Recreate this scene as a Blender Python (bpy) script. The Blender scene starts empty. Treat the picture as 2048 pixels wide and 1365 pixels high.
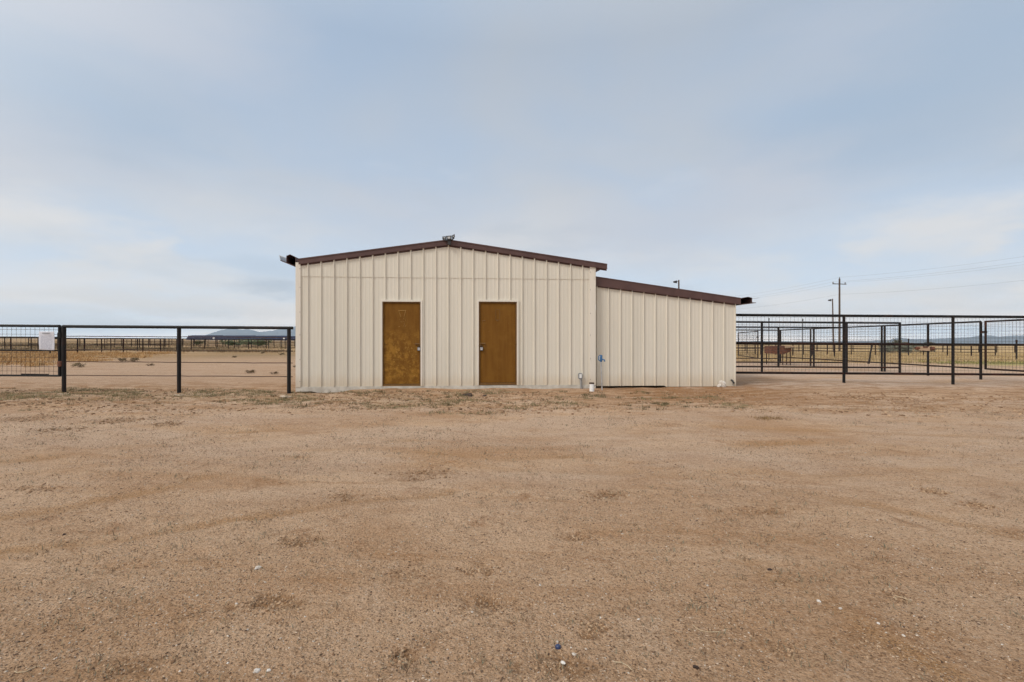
import bpy, math, random
import numpy as np
from mathutils import Vector

random.seed(7)
rng = np.random.default_rng(11)
R = math.radians
scene = bpy.context.scene
COL = scene.collection

# ------------------------------------------------------------------ camera
CAM_H, F, CX, CY = 1.2, 967.0, 1024.0, 682.5      # eye height, focal length in pixels of a 2048 px wide picture
cam_d = bpy.data.cameras.new("camera")
cam_d.sensor_width = 36.0
cam_d.lens = 36.0 * F / 2048.0
cam_d.clip_start, cam_d.clip_end = 0.05, 40000
cam = bpy.data.objects.new("camera", cam_d)
cam.location = (0, 0, CAM_H)
cam.rotation_euler = (R(90), 0, 0)
COL.objects.link(cam)
scene.camera = cam

# ------------------------------------------------------------------ light, sky, exposure
SUN_EL, SUN_AZ = 46.0, -128.0                     # azimuth from +Y towards +X: behind the viewer, a little to one side
sd = Vector((math.sin(R(SUN_AZ)) * math.cos(R(SUN_EL)), math.cos(R(SUN_AZ)) * math.cos(R(SUN_EL)), math.sin(R(SUN_EL))))
sun_d = bpy.data.lights.new("sun", 'SUN')
sun_d.energy, sun_d.angle, sun_d.color = 1.9, R(16), (1.0, 0.955, 0.90)
sun = bpy.data.objects.new("sun", sun_d)
sun.rotation_euler = sd.to_track_quat('Z', 'Y').to_euler()
sun.location = (0, 0, 30)
COL.objects.link(sun)

scene.view_settings.view_transform = 'Standard'
scene.view_settings.look = 'None'
scene.view_settings.exposure = 0.0
scene.view_settings.gamma = 1.0


class NT:
    """small wrapper for building node trees"""
    def __init__(self, tree):
        self.t = tree; tree.nodes.clear()
    def n(self, typ, **kw):
        nd = self.t.nodes.new(typ)
        for k, v in kw.items():
            setattr(nd, k, v)
        return nd
    def l(self, a, b):
        self.t.links.new(a, b)
    def put(self, sock, v):
        if hasattr(v, 'is_linked') or isinstance(v, bpy.types.NodeSocket):
            self.l(v, sock)
        else:
            sock.default_value = v
    def math(self, op, a, b=None, clamp=False):
        nd = self.n('ShaderNodeMath', operation=op, use_clamp=clamp)
        self.put(nd.inputs[0], a)
        if b is not None: self.put(nd.inputs[1], b)
        return nd.outputs[0]
    def vmath(self, op, a, b=None):
        nd = self.n('ShaderNodeVectorMath', operation=op)
        self.put(nd.inputs[0], a)
        if b is not None: self.put(nd.inputs[1], b)
        return nd.outputs[0]
    def noise(self, vec, scale, detail=4, rough=0.5, dist=0.0):
        nd = self.n('ShaderNodeTexNoise')
        self.l(vec, nd.inputs['Vector'])
        nd.inputs['Scale'].default_value = scale; nd.inputs['Detail'].default_value = detail
        nd.inputs['Roughness'].default_value = rough; nd.inputs['Distortion'].default_value = dist
        return nd.outputs['Fac']
    def voro(self, vec, scale, feature='F1', out='Distance'):
        nd = self.n('ShaderNodeTexVoronoi', feature=feature)
        self.l(vec, nd.inputs['Vector']); nd.inputs['Scale'].default_value = scale
        return nd.outputs[out]
    def ramp(self, fac, stops, interp='LINEAR'):
        nd = self.n('ShaderNodeValToRGB'); nd.color_ramp.interpolation = interp
        el = nd.color_ramp.elements
        while len(el) < len(stops): el.new(0.5)
        for e, (p, c) in zip(el, stops):
            e.position = p; e.color = (c, c, c, 1) if isinstance(c, (int, float)) else (*c, 1)
        self.l(fac, nd.inputs[0]); return nd.outputs[0]
    def mix(self, fac, a, b, mode='MIX'):
        nd = self.n('ShaderNodeMix', data_type='RGBA', blend_type=mode)
        self.put(nd.inputs[0], fac)
        for s, v in ((nd.inputs[6], a), (nd.inputs[7], b)):
            if isinstance(v, tuple): s.default_value = (*v, 1)
            else: self.l(v, s)
        return nd.outputs[2]
    def maprange(self, v, a, b, c=0.0, d=1.0):
        nd = self.n('ShaderNodeMapRange'); nd.interpolation_type = 'SMOOTHSTEP'
        self.l(v, nd.inputs[0])
        for i, x in zip((1, 2, 3, 4), (a, b, c, d)): nd.inputs[i].default_value = x
        return nd.outputs[0]


world = bpy.data.worlds.new("World")
scene.world = world
world.use_nodes = True
w = NT(world.node_tree)
tc = w.n('ShaderNodeTexCoord')
dirv = tc.outputs['Generated']
sep = w.n('ShaderNodeSeparateXYZ'); w.l(dirv, sep.inputs[0])
el = sep.outputs['Z']
sky = w.n('ShaderNodeTexSky', sky_type='NISHITA')
sky.sun_disc = False
sky.sun_elevation = R(SUN_EL); sky.sun_rotation = R(SUN_AZ)
sky.altitude = 900; sky.air_density = 1.0; sky.dust_density = 2.5; sky.ozone_density = 1.0
# cloud deck seen in perspective: direction projected on a plane overhead
zz = w.math('ADD', w.math('MAXIMUM', el, 0.0), 0.16)
comb = w.n('ShaderNodeCombineXYZ')
w.l(w.math('DIVIDE', sep.outputs['X'], zz), comb.inputs[0])
w.l(w.math('DIVIDE', sep.outputs['Y'], zz), comb.inputs[1])
deck = comb.outputs[0]
cl_big = w.noise(deck, 0.55, 3, 0.5, 0.3)
offs = w.vmath('ADD', deck, (7.3, 2.1, 0.0))
cl_mid = w.noise(offs, 1.1, 5, 0.55, 0.4)
puff = w.noise(w.vmath('MULTIPLY', dirv, (4.2, 4.2, 14.0)), 1.0, 6, 0.5, 0.1)
# thick overcast colour by height above the horizon (brighter towards the horizon and again high overhead)
base = w.ramp(w.math('MAXIMUM', el, 0.0), [(0.0, (20.5, 18.2, 16.2)), (0.022, (14.0, 12.9, 12.0)), (0.05, (9.4, 9.1, 8.95)), (0.14, (7.45, 7.65, 8.0)),
                                        (0.30, (5.75, 6.2, 6.9)), (0.52, (4.6, 5.25, 6.2)), (1.0, (8.6, 8.9, 9.3))])
thin = w.mix(1.0, base, (0.87, 0.98, 1.09), 'MULTIPLY')        # bluer gaps
thick = w.mix(1.0, base, (1.06, 1.03, 0.99), 'MULTIPLY')       # paler pinkish cloud
deckmix = w.math('ADD', w.math('MULTIPLY', cl_big, 0.65), w.math('MULTIPLY', cl_mid, 0.35))
c1 = w.mix(w.maprange(deckmix, 0.38, 0.62), thin, thick)
lowband = w.math('MULTIPLY', w.maprange(el, 0.02, 0.07), w.maprange(el, 0.42, 0.20))
pf = w.math('MULTIPLY', w.maprange(puff, 0.55, 0.72), lowband)
c2 = w.mix(w.math('MULTIPLY', pf, 0.3), c1, (9.0, 8.75, 8.6))
gr = w.math('MULTIPLY', w.maprange(w.noise(w.vmath('MULTIPLY', w.vmath('ADD', dirv, (3.3, 1.7, 0.4)), (3.4, 3.4, 15.0)), 1.0, 5, 0.5, 0.2), 0.54, 0.72), lowband)
c2 = w.mix(w.math('MULTIPLY', gr, 0.35), c2, (4.9, 5.6, 6.4))
wn_ = w.n('ShaderNodeTexNoise'); wn_.inputs['Scale'].default_value = 5.0; wn_.inputs['Detail'].default_value = 5; wn_.inputs['Roughness'].default_value = 0.6
w.l(w.vmath('MULTIPLY', dirv, (1, 1, 3.0)), wn_.inputs['Vector'])
warp = w.vmath('MULTIPLY', w.vmath('SUBTRACT', wn_.outputs['Color'], (0.5, 0.5, 0.5)), (0.30, 0.30, 0.10))
wdir = w.vmath('ADD', dirv, warp)
CREAM, PINK, BLUE, GREY = (8.4, 8.15, 7.9), (6.0, 6.25, 6.9), (3.7, 4.95, 6.5), (4.9, 5.6, 6.4)
# cloud patches by the direction they stand in: (degrees from north, degrees up, width, height)
PATCHES = [(-45.2, 10.5, 7.5, 2.8, .75, CREAM), (-39.9, 7.6, 5.5, 2.2, .75, CREAM), (-41.8, 6.1, 4.5, 1.3, .5, CREAM), (-34.0, 6.1, 6, 2.2, .5, CREAM),
           (-41.1, 3.9, 10, 1.2, .6, CREAM), (-33.7, 3.5, 11, 1.1, .6, CREAM), (-44, 1.4, 18, 1.3, .5, CREAM), (41.2, 9.7, 9, 3.4, .8, CREAM), (39.8, 5.2, 10, 1.6, .7, CREAM),
           (44.1, 3.8, 6, 1.1, .5, CREAM), (25.7, 7.5, 6, 2.4, .45, CREAM), (-38.3, 27.5, 17, 6.5, .6, PINK), (28.0, 16.5, 13, 5.5, .55, PINK), (17, 12.4, 15, 6, .55, PINK),
           (-43.5, 8.8, 3.2, 1.0, .7, CREAM), (-37.6, 9.0, 3.0, 1.1, .6, CREAM), (-36.6, 5.0, 3.2, .9, .6, CREAM), (34.5, 8.6, 3.6, 1.2, .6, CREAM), (31.0, 5.6, 3.6, .9, .5, CREAM), (45.2, 8.2, 3, 1.0, .6, CREAM),
           (36.2, 26.7, 9, 6, .4, PINK), (-44.6, 16.0, 12, 5, .5, PINK), (-12, 14, 16, 5, .35, PINK), (-42.0, 20.4, 15, 6, .45, BLUE), (43.7, 21.6, 17, 10, .55, BLUE), (30, 21, 16, 4, .25, BLUE), (-27.2, 5.3, 6, 1.3, .6, GREY), (-24, 7.2, 10, 1.6, .3, GREY)]
for az_, el_, sx_, sz_, k_, cc_ in PATCHES:
    a_, e_ = R(az_), R(el_)
    df = w.vmath('SUBTRACT', wdir, (math.sin(a_) * math.cos(e_), math.cos(a_) * math.cos(e_), math.sin(e_)))
    ln = w.n('ShaderNodeVectorMath', operation='LENGTH')
    w.l(w.vmath('MULTIPLY', df, (1 / R(sx_), 1 / R(sx_), 1 / R(sz_))), ln.inputs[0])
    c2 = w.mix(w.math('MULTIPLY', w.maprange(ln.outputs['Value'], 1.1, 0.12), k_), c2, cc_)
c3 = w.mix(0.06, c2, sky.outputs[0])
# the cloud in front of the hidden sun glows (well behind the viewer)
dotn = w.n('ShaderNodeVectorMath', operation='DOT_PRODUCT')
w.l(dirv, dotn.inputs[0]); dotn.inputs[1].default_value = sd
glow = w.maprange(dotn.outputs['Value'], 0.15, 1.0)
c4 = w.mix(glow, c3, (11.5, 11.2, 10.7))
bg = w.n('ShaderNodeBackground'); bg.inputs['Strength'].default_value = 0.10
w.l(c4, bg.inputs['Color'])
wo = w.n('ShaderNodeOutputWorld'); w.l(bg.outputs[0], wo.inputs['Surface'])


# ------------------------------------------------------------------ helpers
def P(px, py, D):
    """a measured picture point at depth D, in metres"""
    return Vector(((px - CX) / F * D, D, CAM_H - (py - CY) / F * D))

def sstep(x, a, b):
    t = np.clip((np.asarray(x, float) - a) / (b - a), 0, 1)
    return t * t * (3 - 2 * t)

def _hash(ix, iy, seed):
    h = (ix.astype(np.int64) * 374761393 + iy.astype(np.int64) * 668265263 + seed * 974634777) & 0xFFFFFFFF
    h = ((h ^ (h >> 13)) * 1274126177) & 0xFFFFFFFF
    return ((h ^ (h >> 16)) & 0xFFFF) / 65535.0 * 2 - 1

def vnoise(x, y, scale, seed):
    x = np.asarray(x, float) / scale; y = np.asarray(y, float) / scale
    ix, iy = np.floor(x), np.floor(y); fx, fy = x - ix, y - iy
    fx = fx * fx * fx * (fx * (fx * 6 - 15) + 10); fy = fy * fy * fy * (fy * (fy * 6 - 15) + 10)
    a, b = _hash(ix, iy, seed), _hash(ix + 1, iy, seed)
    c, d = _hash(ix, iy + 1, seed), _hash(ix + 1, iy + 1, seed)
    return (a + (b - a) * fx) * (1 - fy) + (c + (d - c) * fx) * fy

def rough_zone(x, y):
    """where the soil is churned into clods: a strip before the fence and the shed"""
    x = np.asarray(x, float); y = np.asarray(y, float)
    edge = 7.6 + 0.5 * vnoise(x, y, 2.3, 91)
    band = sstep(y, edge, edge + 1.0) * (1 - sstep(y, 12.5, 15.0))
    return band * (0.55 + 0.45 * (1 - sstep(x, -1.0, 2.5)))

def ground_z(x, y, detail=True, r=None, masks=True):
    x = np.asarray(x, float); y = np.asarray(y, float)
    z = -0.0068 * x
    z = z + 0.11 * sstep(x, 2.0, 9.0) * sstep(y, 9.5, 14) * (1 - sstep(y, 30, 90))
    z = z - 0.175 * np.exp(-(((x + 4.75) / 0.72) ** 2 + ((y - 11.95) / 0.8) ** 2))
    z = z + 0.035 * np.exp(-(((x + 0.25) / 0.55) ** 2 + ((y - 11.9) / 0.5) ** 2))
    z = z + 0.05 * np.exp(-(((x - 4.45) / 0.28) ** 2 + ((y - 8.15) / 0.22) ** 2))
    if r is None: r = np.hypot(x, y)
    near = 1 - sstep(r, 60, 200)
    z = z + near * 0.022 * vnoise(x, y, 4.1, 1) + near * 0.012 * vnoise(x, y, 1.3, 2)
    rz = rough_zone(x, y)
    z = z + rz * (0.022 * vnoise(x, y, 0.42, 3))
    if detail:
        z = z + (1 - sstep(r, 9, 16)) * (0.0045 * vnoise(x, y, 0.31, 4) + rz * 0.013 * vnoise(x, y, 0.17, 5))
        z = z + (1 - sstep(r, 5, 9)) * (0.0034 * vnoise(x, y, 0.09, 6))
        z = z + (1 - sstep(r, 2.2, 4.5)) * (0.0016 * vnoise(x, y, 0.035, 7))
    if not masks: return z
    tr, sc = soil_masks(x, y)
    return z - 0.012 * tr * sstep(y, 2.0, 3.0) - 0.014 * sc + 0.013 * sc * vnoise(x, y, 0.06, 12)

def flat_at(px, py):
    D = CAM_H * F / (py - CY); return ((px - CX) / F * D, D)
# wheel tracks and scuffs, laid out on the ground in metres (measured once from the photograph)
TRACKS = [([(-60, 1050), (150, 1018), (330, 985), (480, 945), (640, 905), (820, 880)], 0.13),
          ([(-60, 935), (100, 925), (260, 900), (420, 872), (600, 862)], 0.15),
          ([(660, 890), (800, 905), (1000, 914), (1200, 905), (1400, 888), (1620, 880)], 0.13),
          ([(860, 925), (1050, 935), (1250, 940), (1420, 938), (1600, 942), (1750, 934), (1920, 932)], 0.12),
          ([(1330, 935), (1480, 965), (1640, 985), (1800, 1010), (2080, 1070)], 0.12),
          ([(1500, 1115), (1640, 1180), (1760, 1255), (1900, 1340), (1960, 1400)], 0.07),
          ([(1280, 870), (1440, 850), (1700, 858), (2080, 872)], 0.16),
          ([(0, 1110), (240, 1085), (480, 1040), (700, 1000), (900, 985)], 0.09)]
TRACKS = [([flat_at(*p) for p in pts], w_) for pts, w_ in TRACKS]
SCUFFS = [(845, 947, 62, 11, 1.0), (690, 990, 34, 9, .7), (1215, 985, 48, 9, .7), (540, 1208, 52, 17, 1.0), (985, 1208, 62, 20, .8), (1190, 1252, 30, 12, .8),
          (1530, 1014, 62, 8, .6), (600, 1082, 40, 10, .8), (955, 1135, 40, 12, .7), (1105, 1330, 50, 30, .7), (800, 1310, 18, 8, .8), (1865, 975, 24, 8, .9), (1960, 1003, 22, 7, .8),
          (1410, 785, 90, 9, .5), (1720, 793, 34, 4, 1.0), (1812, 798, 34, 4, 1.0), (60, 845, 70, 9, .8), (240, 848, 40, 7, .9), (335, 855, 30, 5, .9), (120, 868, 50, 6, .7),
          (820, 1140, 40, 14, .5), (1560, 1290, 40, 14, .4), (80, 985, 60, 7, .5), (1740, 1280, 60, 20, .5), (1150, 1068, 40, 9, .6), (1790, 1180, 18, 6, .7), (250, 1340, 70, 18, .5)]
_t = []
for px_, py_, a_, b_, k_ in SCUFFS:
    cx_, cy_ = flat_at(px_, py_); _t.append((cx_, cy_, a_ / F * cy_, max(0.05, cy_ - flat_at(px_, py_ + b_)[1]), k_))
SCUFFS = _t
def soil_masks(x, y):
    """(wheel tracks, scuffed hollows) as masks between 0 and 1"""
    tr = np.zeros_like(x); sc = np.zeros_like(x)
    wx = x + 0.06 * vnoise(x, y, 0.35, 61) + 0.03 * vnoise(x, y, 0.1, 62); wy = y + 0.05 * vnoise(x, y, 0.5, 63) + 0.025 * vnoise(x, y, 0.1, 64)
    for pts, w_ in TRACKS:
        d2 = np.full_like(x, 1e9)
        for (x0, y0), (x1, y1) in zip(pts[:-1], pts[1:]):
            dx, dy = x1 - x0, y1 - y0
            t_ = np.clip(((wx - x0) * dx + (wy - y0) * dy) / (dx * dx + dy * dy), 0, 1)
            d2 = np.minimum(d2, (wx - x0 - t_ * dx) ** 2 + (wy - y0 - t_ * dy) ** 2)
        tr = np.maximum(tr, np.exp(-(d2 / (0.72 * w_ * w_)) ** 1.5))
    tr = tr * (0.45 + 0.55 * sstep(vnoise(x, y, 0.8, 65), -0.5, 0.4))
    wx = wx + 0.05 * vnoise(x, y, 0.06, 67); wy = wy + 0.05 * vnoise(x, y, 0.06, 68)
    for cx_, cy_, a_, b_, k_ in SCUFFS:
        e = ((wx - cx_) / a_) ** 2 + ((wy - cy_) / b_) ** 2
        sc = np.maximum(sc, k_ * (1 - sstep(e, 0.0, 1.9)))
    return tr, sc * (0.35 + 0.65 * sstep(vnoise(x, y, 0.09, 66) + 0.6 * vnoise(x, y, 0.03, 69), -0.5, 0.4))

def gz(x, y):
    return float(ground_z(np.array([x]), np.array([y]), masks=False)[0])


class MB:
    """collects shapes into one mesh"""
    def __init__(self):
        self.v, self.f, self.sm, self.c = [], [], [], []
        self.col = None
    def add(self, vs, fs, smooth=False):
        o = len(self.v)
        self.v += [tuple(p) for p in vs]
        for f in fs:
            self.f.append(tuple(i + o for i in f)); self.sm.append(smooth)
            if self.col is not None: self.c.append(self.col)
        return self
    def hexa(self, p):   # 8 points: bottom 4 then top 4
        return self.add(p, [(0, 3, 2, 1), (4, 5, 6, 7), (0, 1, 5, 4), (1, 2, 6, 5), (2, 3, 7, 6), (3, 0, 4, 7)])
    def box(self, a, b):
        (x0, y0, z0), (x1, y1, z1) = a, b
        return self.hexa([(x0, y0, z0), (x1, y0, z0), (x1, y1, z0), (x0, y1, z0), (x0, y0, z1), (x1, y0, z1), (x1, y1, z1), (x0, y1, z1)])
    def tube(self, pts, r, n=10, caps=True):
        pts = [Vector(p) for p in pts]
        rs = r if isinstance(r, (list, tuple)) else [r] * len(pts)
        vs, fs = [], []
        for i, p in enumerate(pts):
            d = (pts[min(i + 1, len(pts) - 1)] - pts[max(i - 1, 0)]).normalized()
            ref = Vector((0, 0, 1)) if abs(d.z) < 0.9 else Vector((1, 0, 0))
            s = d.cross(ref).normalized(); u = s.cross(d)
            for k in range(n):
                a = 2 * math.pi * k / n
                vs.append(p + s * (math.cos(a) * rs[i]) + u * (math.sin(a) * rs[i]))
        for i in range(len(pts) - 1):
            for k in range(n):
                k2 = (k + 1) % n
                fs.append((i * n + k, i * n + k2, (i + 1) * n + k2, (i + 1) * n + k))
        self.add(vs, fs, smooth=True)
        if caps:
            self.add(vs[:n], [tuple(range(n))]); self.add(vs[-n:], [tuple(reversed(range(n)))])
        return self
    def prism(self, poly, ext):
        """poly: points on a plane, ext: extrusion vector"""
        n = len(poly); e = Vector(ext)
        vs = [Vector(p) for p in poly] + [Vector(p) + e for p in poly]
        fs = [tuple(range(n)), tuple(reversed(range(n, 2 * n)))] + [(i, i + n, (i + 1) % n + n, (i + 1) % n) for i in range(n)]
        return self.add(vs, fs)
    def blob(self, c, rx, ry, rz, seed, rough=0.25, sub=1, smooth=False):
        vs, fs = ICO[sub]
        rr = random.Random(seed)
        k = [1 + rough * (rr.random() * 2 - 1) for _ in vs]
        a = rr.random() * 6.28; ca, sa = math.cos(a), math.sin(a)
        out = []
        for (x, y, z), q in zip(vs, k):
            x, y, z = x * rx * q, y * ry * q, z * rz * q
            out.append((c[0] + x * ca - y * sa, c[1] + x * sa + y * ca, c[2] + z))
        return self.add(out, fs, smooth)
    def build(self, name, mat, parent=None, loc=None):
        if parent is not None:
            off = WLOC[parent.name]
        else:
            off = Vector(loc) if loc is not None else Vector((0, 0, 0))
        me = bpy.data.meshes.new(name)
        arr = np.array(self.v, dtype=float) - np.array(off)
        me.from_pydata(arr.tolist(), [], self.f)
        me.polygons.foreach_set('use_smooth', self.sm)
        if self.c:
            at = me.color_attributes.new('tint', 'FLOAT_COLOR', 'CORNER')
            vals = np.repeat(np.array(self.c, dtype=np.float32), [len(f) for f in self.f], axis=0)
            at.data.foreach_set('color', np.concatenate([vals, np.ones((len(vals), 1), np.float32)], 1).ravel())
        me.materials.append(mat); me.update()
        o = bpy.data.objects.new(name, me); COL.objects.link(o)
        if parent is not None:
            o.parent = parent
        else:
            o.location = off
        WLOC[o.name] = off
        return o

WLOC = {}

def _ico(sub):
    t = (1 + 5 ** 0.5) / 2
    v = [(-1, t, 0), (1, t, 0), (-1, -t, 0), (1, -t, 0), (0, -1, t), (0, 1, t), (0, -1, -t), (0, 1, -t), (t, 0, -1), (t, 0, 1), (-t, 0, -1), (-t, 0, 1)]
    v = [Vector(p).normalized() for p in v]
    f = [(0, 11, 5), (0, 5, 1), (0, 1, 7), (0, 7, 10), (0, 10, 11), (1, 5, 9), (5, 11, 4), (11, 10, 2), (10, 7, 6), (7, 1, 8),
         (3, 9, 4), (3, 4, 2), (3, 2, 6), (3, 6, 8), (3, 8, 9), (4, 9, 5), (2, 4, 11), (6, 2, 10), (8, 6, 7), (9, 8, 1)]
    for _ in range(sub):
        cache, nf = {}, []
        def mid(a, b):
            k = (min(a, b), max(a, b))
            if k not in cache:
                v.append(((v[a] + v[b]) / 2).normalized()); cache[k] = len(v) - 1
            return cache[k]
        for a, b, c in f:
            ab, bc, ca = mid(a, b), mid(b, c), mid(c, a)
            nf += [(a, ab, ca), (b, bc, ab), (c, ca, bc), (ab, bc, ca)]
        f = nf
    return [tuple(p) for p in v], f
ICO = [_ico(0), _ico(1), _ico(2)]

def thing(name, label, cat, loc, group=None):
    o = bpy.data.objects.new(name, None); COL.objects.link(o)
    o.empty_display_size = 0.2
    o.location = loc; WLOC[o.name] = Vector(loc)
    return tag(o, label, cat, group)

def tag(o, label, cat, group=None):
    o['label'] = label; o['category'] = cat
    if group: o['group'] = group
    return o

def copy_tree(o, loc, label, rot=0.0, sc=1.0, group=None):
    """a thing and its parts, sharing mesh data"""
    c = o.copy(); COL.objects.link(c)
    c.location = loc; c.rotation_euler = (0, 0, rot); c.scale = (sc, sc, sc)
    c['label'] = label
    if group: c['group'] = group
    for ch in list(o.children):
        d = ch.copy(); COL.objects.link(d); d.parent = c
        for g in list(ch.children):
            e = g.copy(); COL.objects.link(e); e.parent = d
    return c


# ------------------------------------------------------------------ materials
def material(name):
    m = bpy.data.materials.new(name); m.use_nodes = True
    t = NT(m.node_tree)
    out = t.n('ShaderNodeOutputMaterial'); b = t.n('ShaderNodeBsdfPrincipled')
    t.l(b.outputs[0], out.inputs[0])
    geo = t.n('ShaderNodeNewGeometry')
    return m, t, b, geo.outputs['Position']

def bump(t, b, h, strength, dist):
    bp = t.n('ShaderNodeBump'); bp.inputs['Strength'].default_value = strength; bp.inputs['Distance'].default_value = dist
    t.l(h, bp.inputs['Height']); t.l(bp.outputs[0], b.inputs['Normal'])

def simple(name, a, bcol, scale, rough=0.6, metal=0.0, lo=0.35, hi=0.65, stretch=(1, 1, 1), bmp=0.0, spec=0.5):
    m, t, b, pos = material(name)
    v = t.vmath('MULTIPLY', pos, stretch)
    n = t.noise(v, scale, 5, 0.6)
    t.l(t.mix(t.maprange(n, lo, hi), a, bcol), b.inputs['Base Color'])
    b.inputs['Roughness'].default_value = rough; b.inputs['Metallic'].default_value = metal
    b.inputs['Specular IOR Level'].default_value = spec
    if bmp: bump(t, b, t.noise(v, scale * 4, 4, 0.6), 0.6, bmp)
    return m

def siding_mat(name, a, bb):
    m, t, b, pos = material(name)
    big = t.noise(t.vmath('MULTIPLY', pos, (1.6, 1.6, 0.25)), 1.0, 4, 0.55)
    col = t.mix(t.maprange(big, 0.3, 0.7), a, bb)
    # dust splashed up the bottom of the sheet, with a ragged edge
    sp = t.n('ShaderNodeSeparateXYZ'); t.l(pos, sp.inputs[0])
    h = t.math('ADD', sp.outputs['Z'], t.math('MULTIPLY', t.noise(t.vmath('MULTIPLY', pos, (6, 6, 2)), 1.0, 5, 0.6), -0.35))
    dust = t.maprange(h, 0.28, -0.10)
    col = t.mix(t.math('MULTIPLY', dust, 0.5), col, (0.55, 0.44, 0.31))
    st = t.noise(t.vmath('MULTIPLY', pos, (30, 30, 0.8)), 1.0, 3, 0.6)
    col = t.mix(t.math('MULTIPLY', t.maprange(st, 0.60, 0.78), 0.22), col, (0.46, 0.38, 0.28))
    sc = t.noise(pos, 55, 2, 0.5)
    col = t.mix(t.math('MULTIPLY', t.maprange(sc, 0.74, 0.78), 0.35), col, (0.25, 0.20, 0.15))
    t.l(col, b.inputs['Base Color'])
    b.inputs['Roughness'].default_value = 0.55; b.inputs['Specular IOR Level'].default_value = 0.25
    bump(t, b, t.noise(t.vmath('MULTIPLY', pos, (3, 3, 1.2)), 1.0, 3, 0.5), 0.25, 0.01)
    return m

M = {}
M['siding'] = siding_mat('cream_siding', (0.640, 0.598, 0.512), (0.690, 0.646, 0.558))
M['trim_cream'] = siding_mat('cream_trim', (0.70, 0.65, 0.57), (0.73, 0.68, 0.60))
M['brown'] = simple('brown_trim', (0.105, 0.058, 0.052), (0.085, 0.046, 0.042), 3.0, 0.5, bmp=0.002, spec=0.3)
M['concrete'] = simple('concrete', (0.60, 0.565, 0.50), (0.44, 0.41, 0.355), 5.0, 0.9, bmp=0.006)
M['pipe'] = simple('dark_pipe', (0.006, 0.005, 0.005), (0.030, 0.013, 0.008), 3.0, 0.6, lo=0.50, hi=0.78, bmp=0.0015, spec=0.3)
M['rail'] = simple('rusty_dark_rail', (0.010, 0.006, 0.005), (0.060, 0.019, 0.011), 2.2, 0.7, lo=0.42, hi=0.75, bmp=0.001, spec=0.2)
M['wire'] = simple('rusted_wire', (0.035, 0.025, 0.021), (0.065, 0.045, 0.036), 6.0, 0.6)
M['rod'] = simple('rusty_rod', (0.075, 0.035, 0.022), (0.045, 0.024, 0.017), 6.0, 0.8)
M['rust'] = simple('rust', (0.17, 0.065, 0.035), (0.09, 0.035, 0.022), 14.0, 0.85, bmp=0.003)
M['galv'] = simple('galvanised', (0.55, 0.56, 0.57), (0.42, 0.43, 0.44), 8.0, 0.4, metal=0.6)
M['white'] = simple('white_plastic', (0.80, 0.80, 0.79), (0.74, 0.735, 0.72), 9.0, 0.5)
M['black'] = simple('black_plastic', (0.018, 0.017, 0.018), (0.03, 0.028, 0.028), 20.0, 0.5)
M['grey'] = simple('grey_box', (0.22, 0.235, 0.25), (0.17, 0.18, 0.19), 12.0, 0.5)
M['blue'] = simple('blue_enamel', (0.035, 0.135, 0.30), (0.028, 0.105, 0.24), 15.0, 0.4)
M['bluelid'] = simple('dark_blue_plastic', (0.022, 0.032, 0.085), (0.03, 0.045, 0.11), 30.0, 0.3)
M['lens'] = simple('frosted_lens', (0.50, 0.51, 0.52), (0.42, 0.43, 0.44), 30.0, 0.35)
M['steel'] = simple('padlock_steel', (0.62, 0.62, 0.63), (0.45, 0.45, 0.46), 40.0, 0.3, metal=0.7)
M['wood'] = simple('weathered_wood', (0.50, 0.36, 0.24), (0.36, 0.24, 0.15), 9.0, 0.85, stretch=(0.4, 4, 4), bmp=0.004)
M['pole'] = simple('pole_wood', (0.10, 0.066, 0.048), (0.065, 0.045, 0.036), 2.0, 0.85, stretch=(4, 4, 0.5))
M['stone'] = simple('pale_stone', (0.66, 0.62, 0.57), (0.46, 0.40, 0.34), 30.0, 0.85, bmp=0.004)
M['tan_stone'] = simple('tan_stone', (0.50, 0.41, 0.31), (0.40, 0.30, 0.21), 14.0, 0.9, bmp=0.006)
M['darkscrap'] = simple('dark_scrap', (0.060, 0.030, 0.018), (0.025, 0.013, 0.009), 12.0, 0.8, bmp=0.004)
M['straw'] = simple('straw', (0.58, 0.46, 0.31), (0.48, 0.37, 0.23), 30.0, 0.8)
M['solar'] = simple('solar_glass', (0.012, 0.017, 0.042), (0.018, 0.025, 0.060), 0.4, 0.6, spec=0.15)
M['shrub'] = simple('shrub_leaf', (0.080, 0.105, 0.040), (0.12, 0.135, 0.065), 3.0, 0.8)
M['shrub_dry'] = simple('dry_shrub', (0.15, 0.105, 0.055), (0.24, 0.18, 0.10), 4.0, 0.9)
M['shrub_far'] = simple('grey_green_shrub', (0.13, 0.14, 0.10), (0.18, 0.18, 0.13), 2.0, 0.9)
M['twig'] = simple('twig', (0.12, 0.085, 0.06), (0.18, 0.13, 0.09), 8.0, 0.9)

# coloured by a per-face tint (pebbles, blades): every one its own colour
def tint_mat(name, rough, trans=0.0):
    m, t, b, pos = material(name)
    at = t.n('ShaderNodeVertexColor', layer_name='tint')
    n = t.noise(pos, 60, 3, 0.6)
    t.l(t.mix(t.math('MULTIPLY', t.maprange(n, 0.3, 0.7), 0.35), at.outputs['Color'], (0.25, 0.19, 0.13)), b.inputs['Base Color'])
    b.inputs['Roughness'].default_value = rough
    b.inputs['Specular IOR Level'].default_value = 0.2
    return m
M['gravel'] = tint_mat('gravel', 0.9)
M['blades'] = tint_mat('blades', 0.85)

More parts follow.
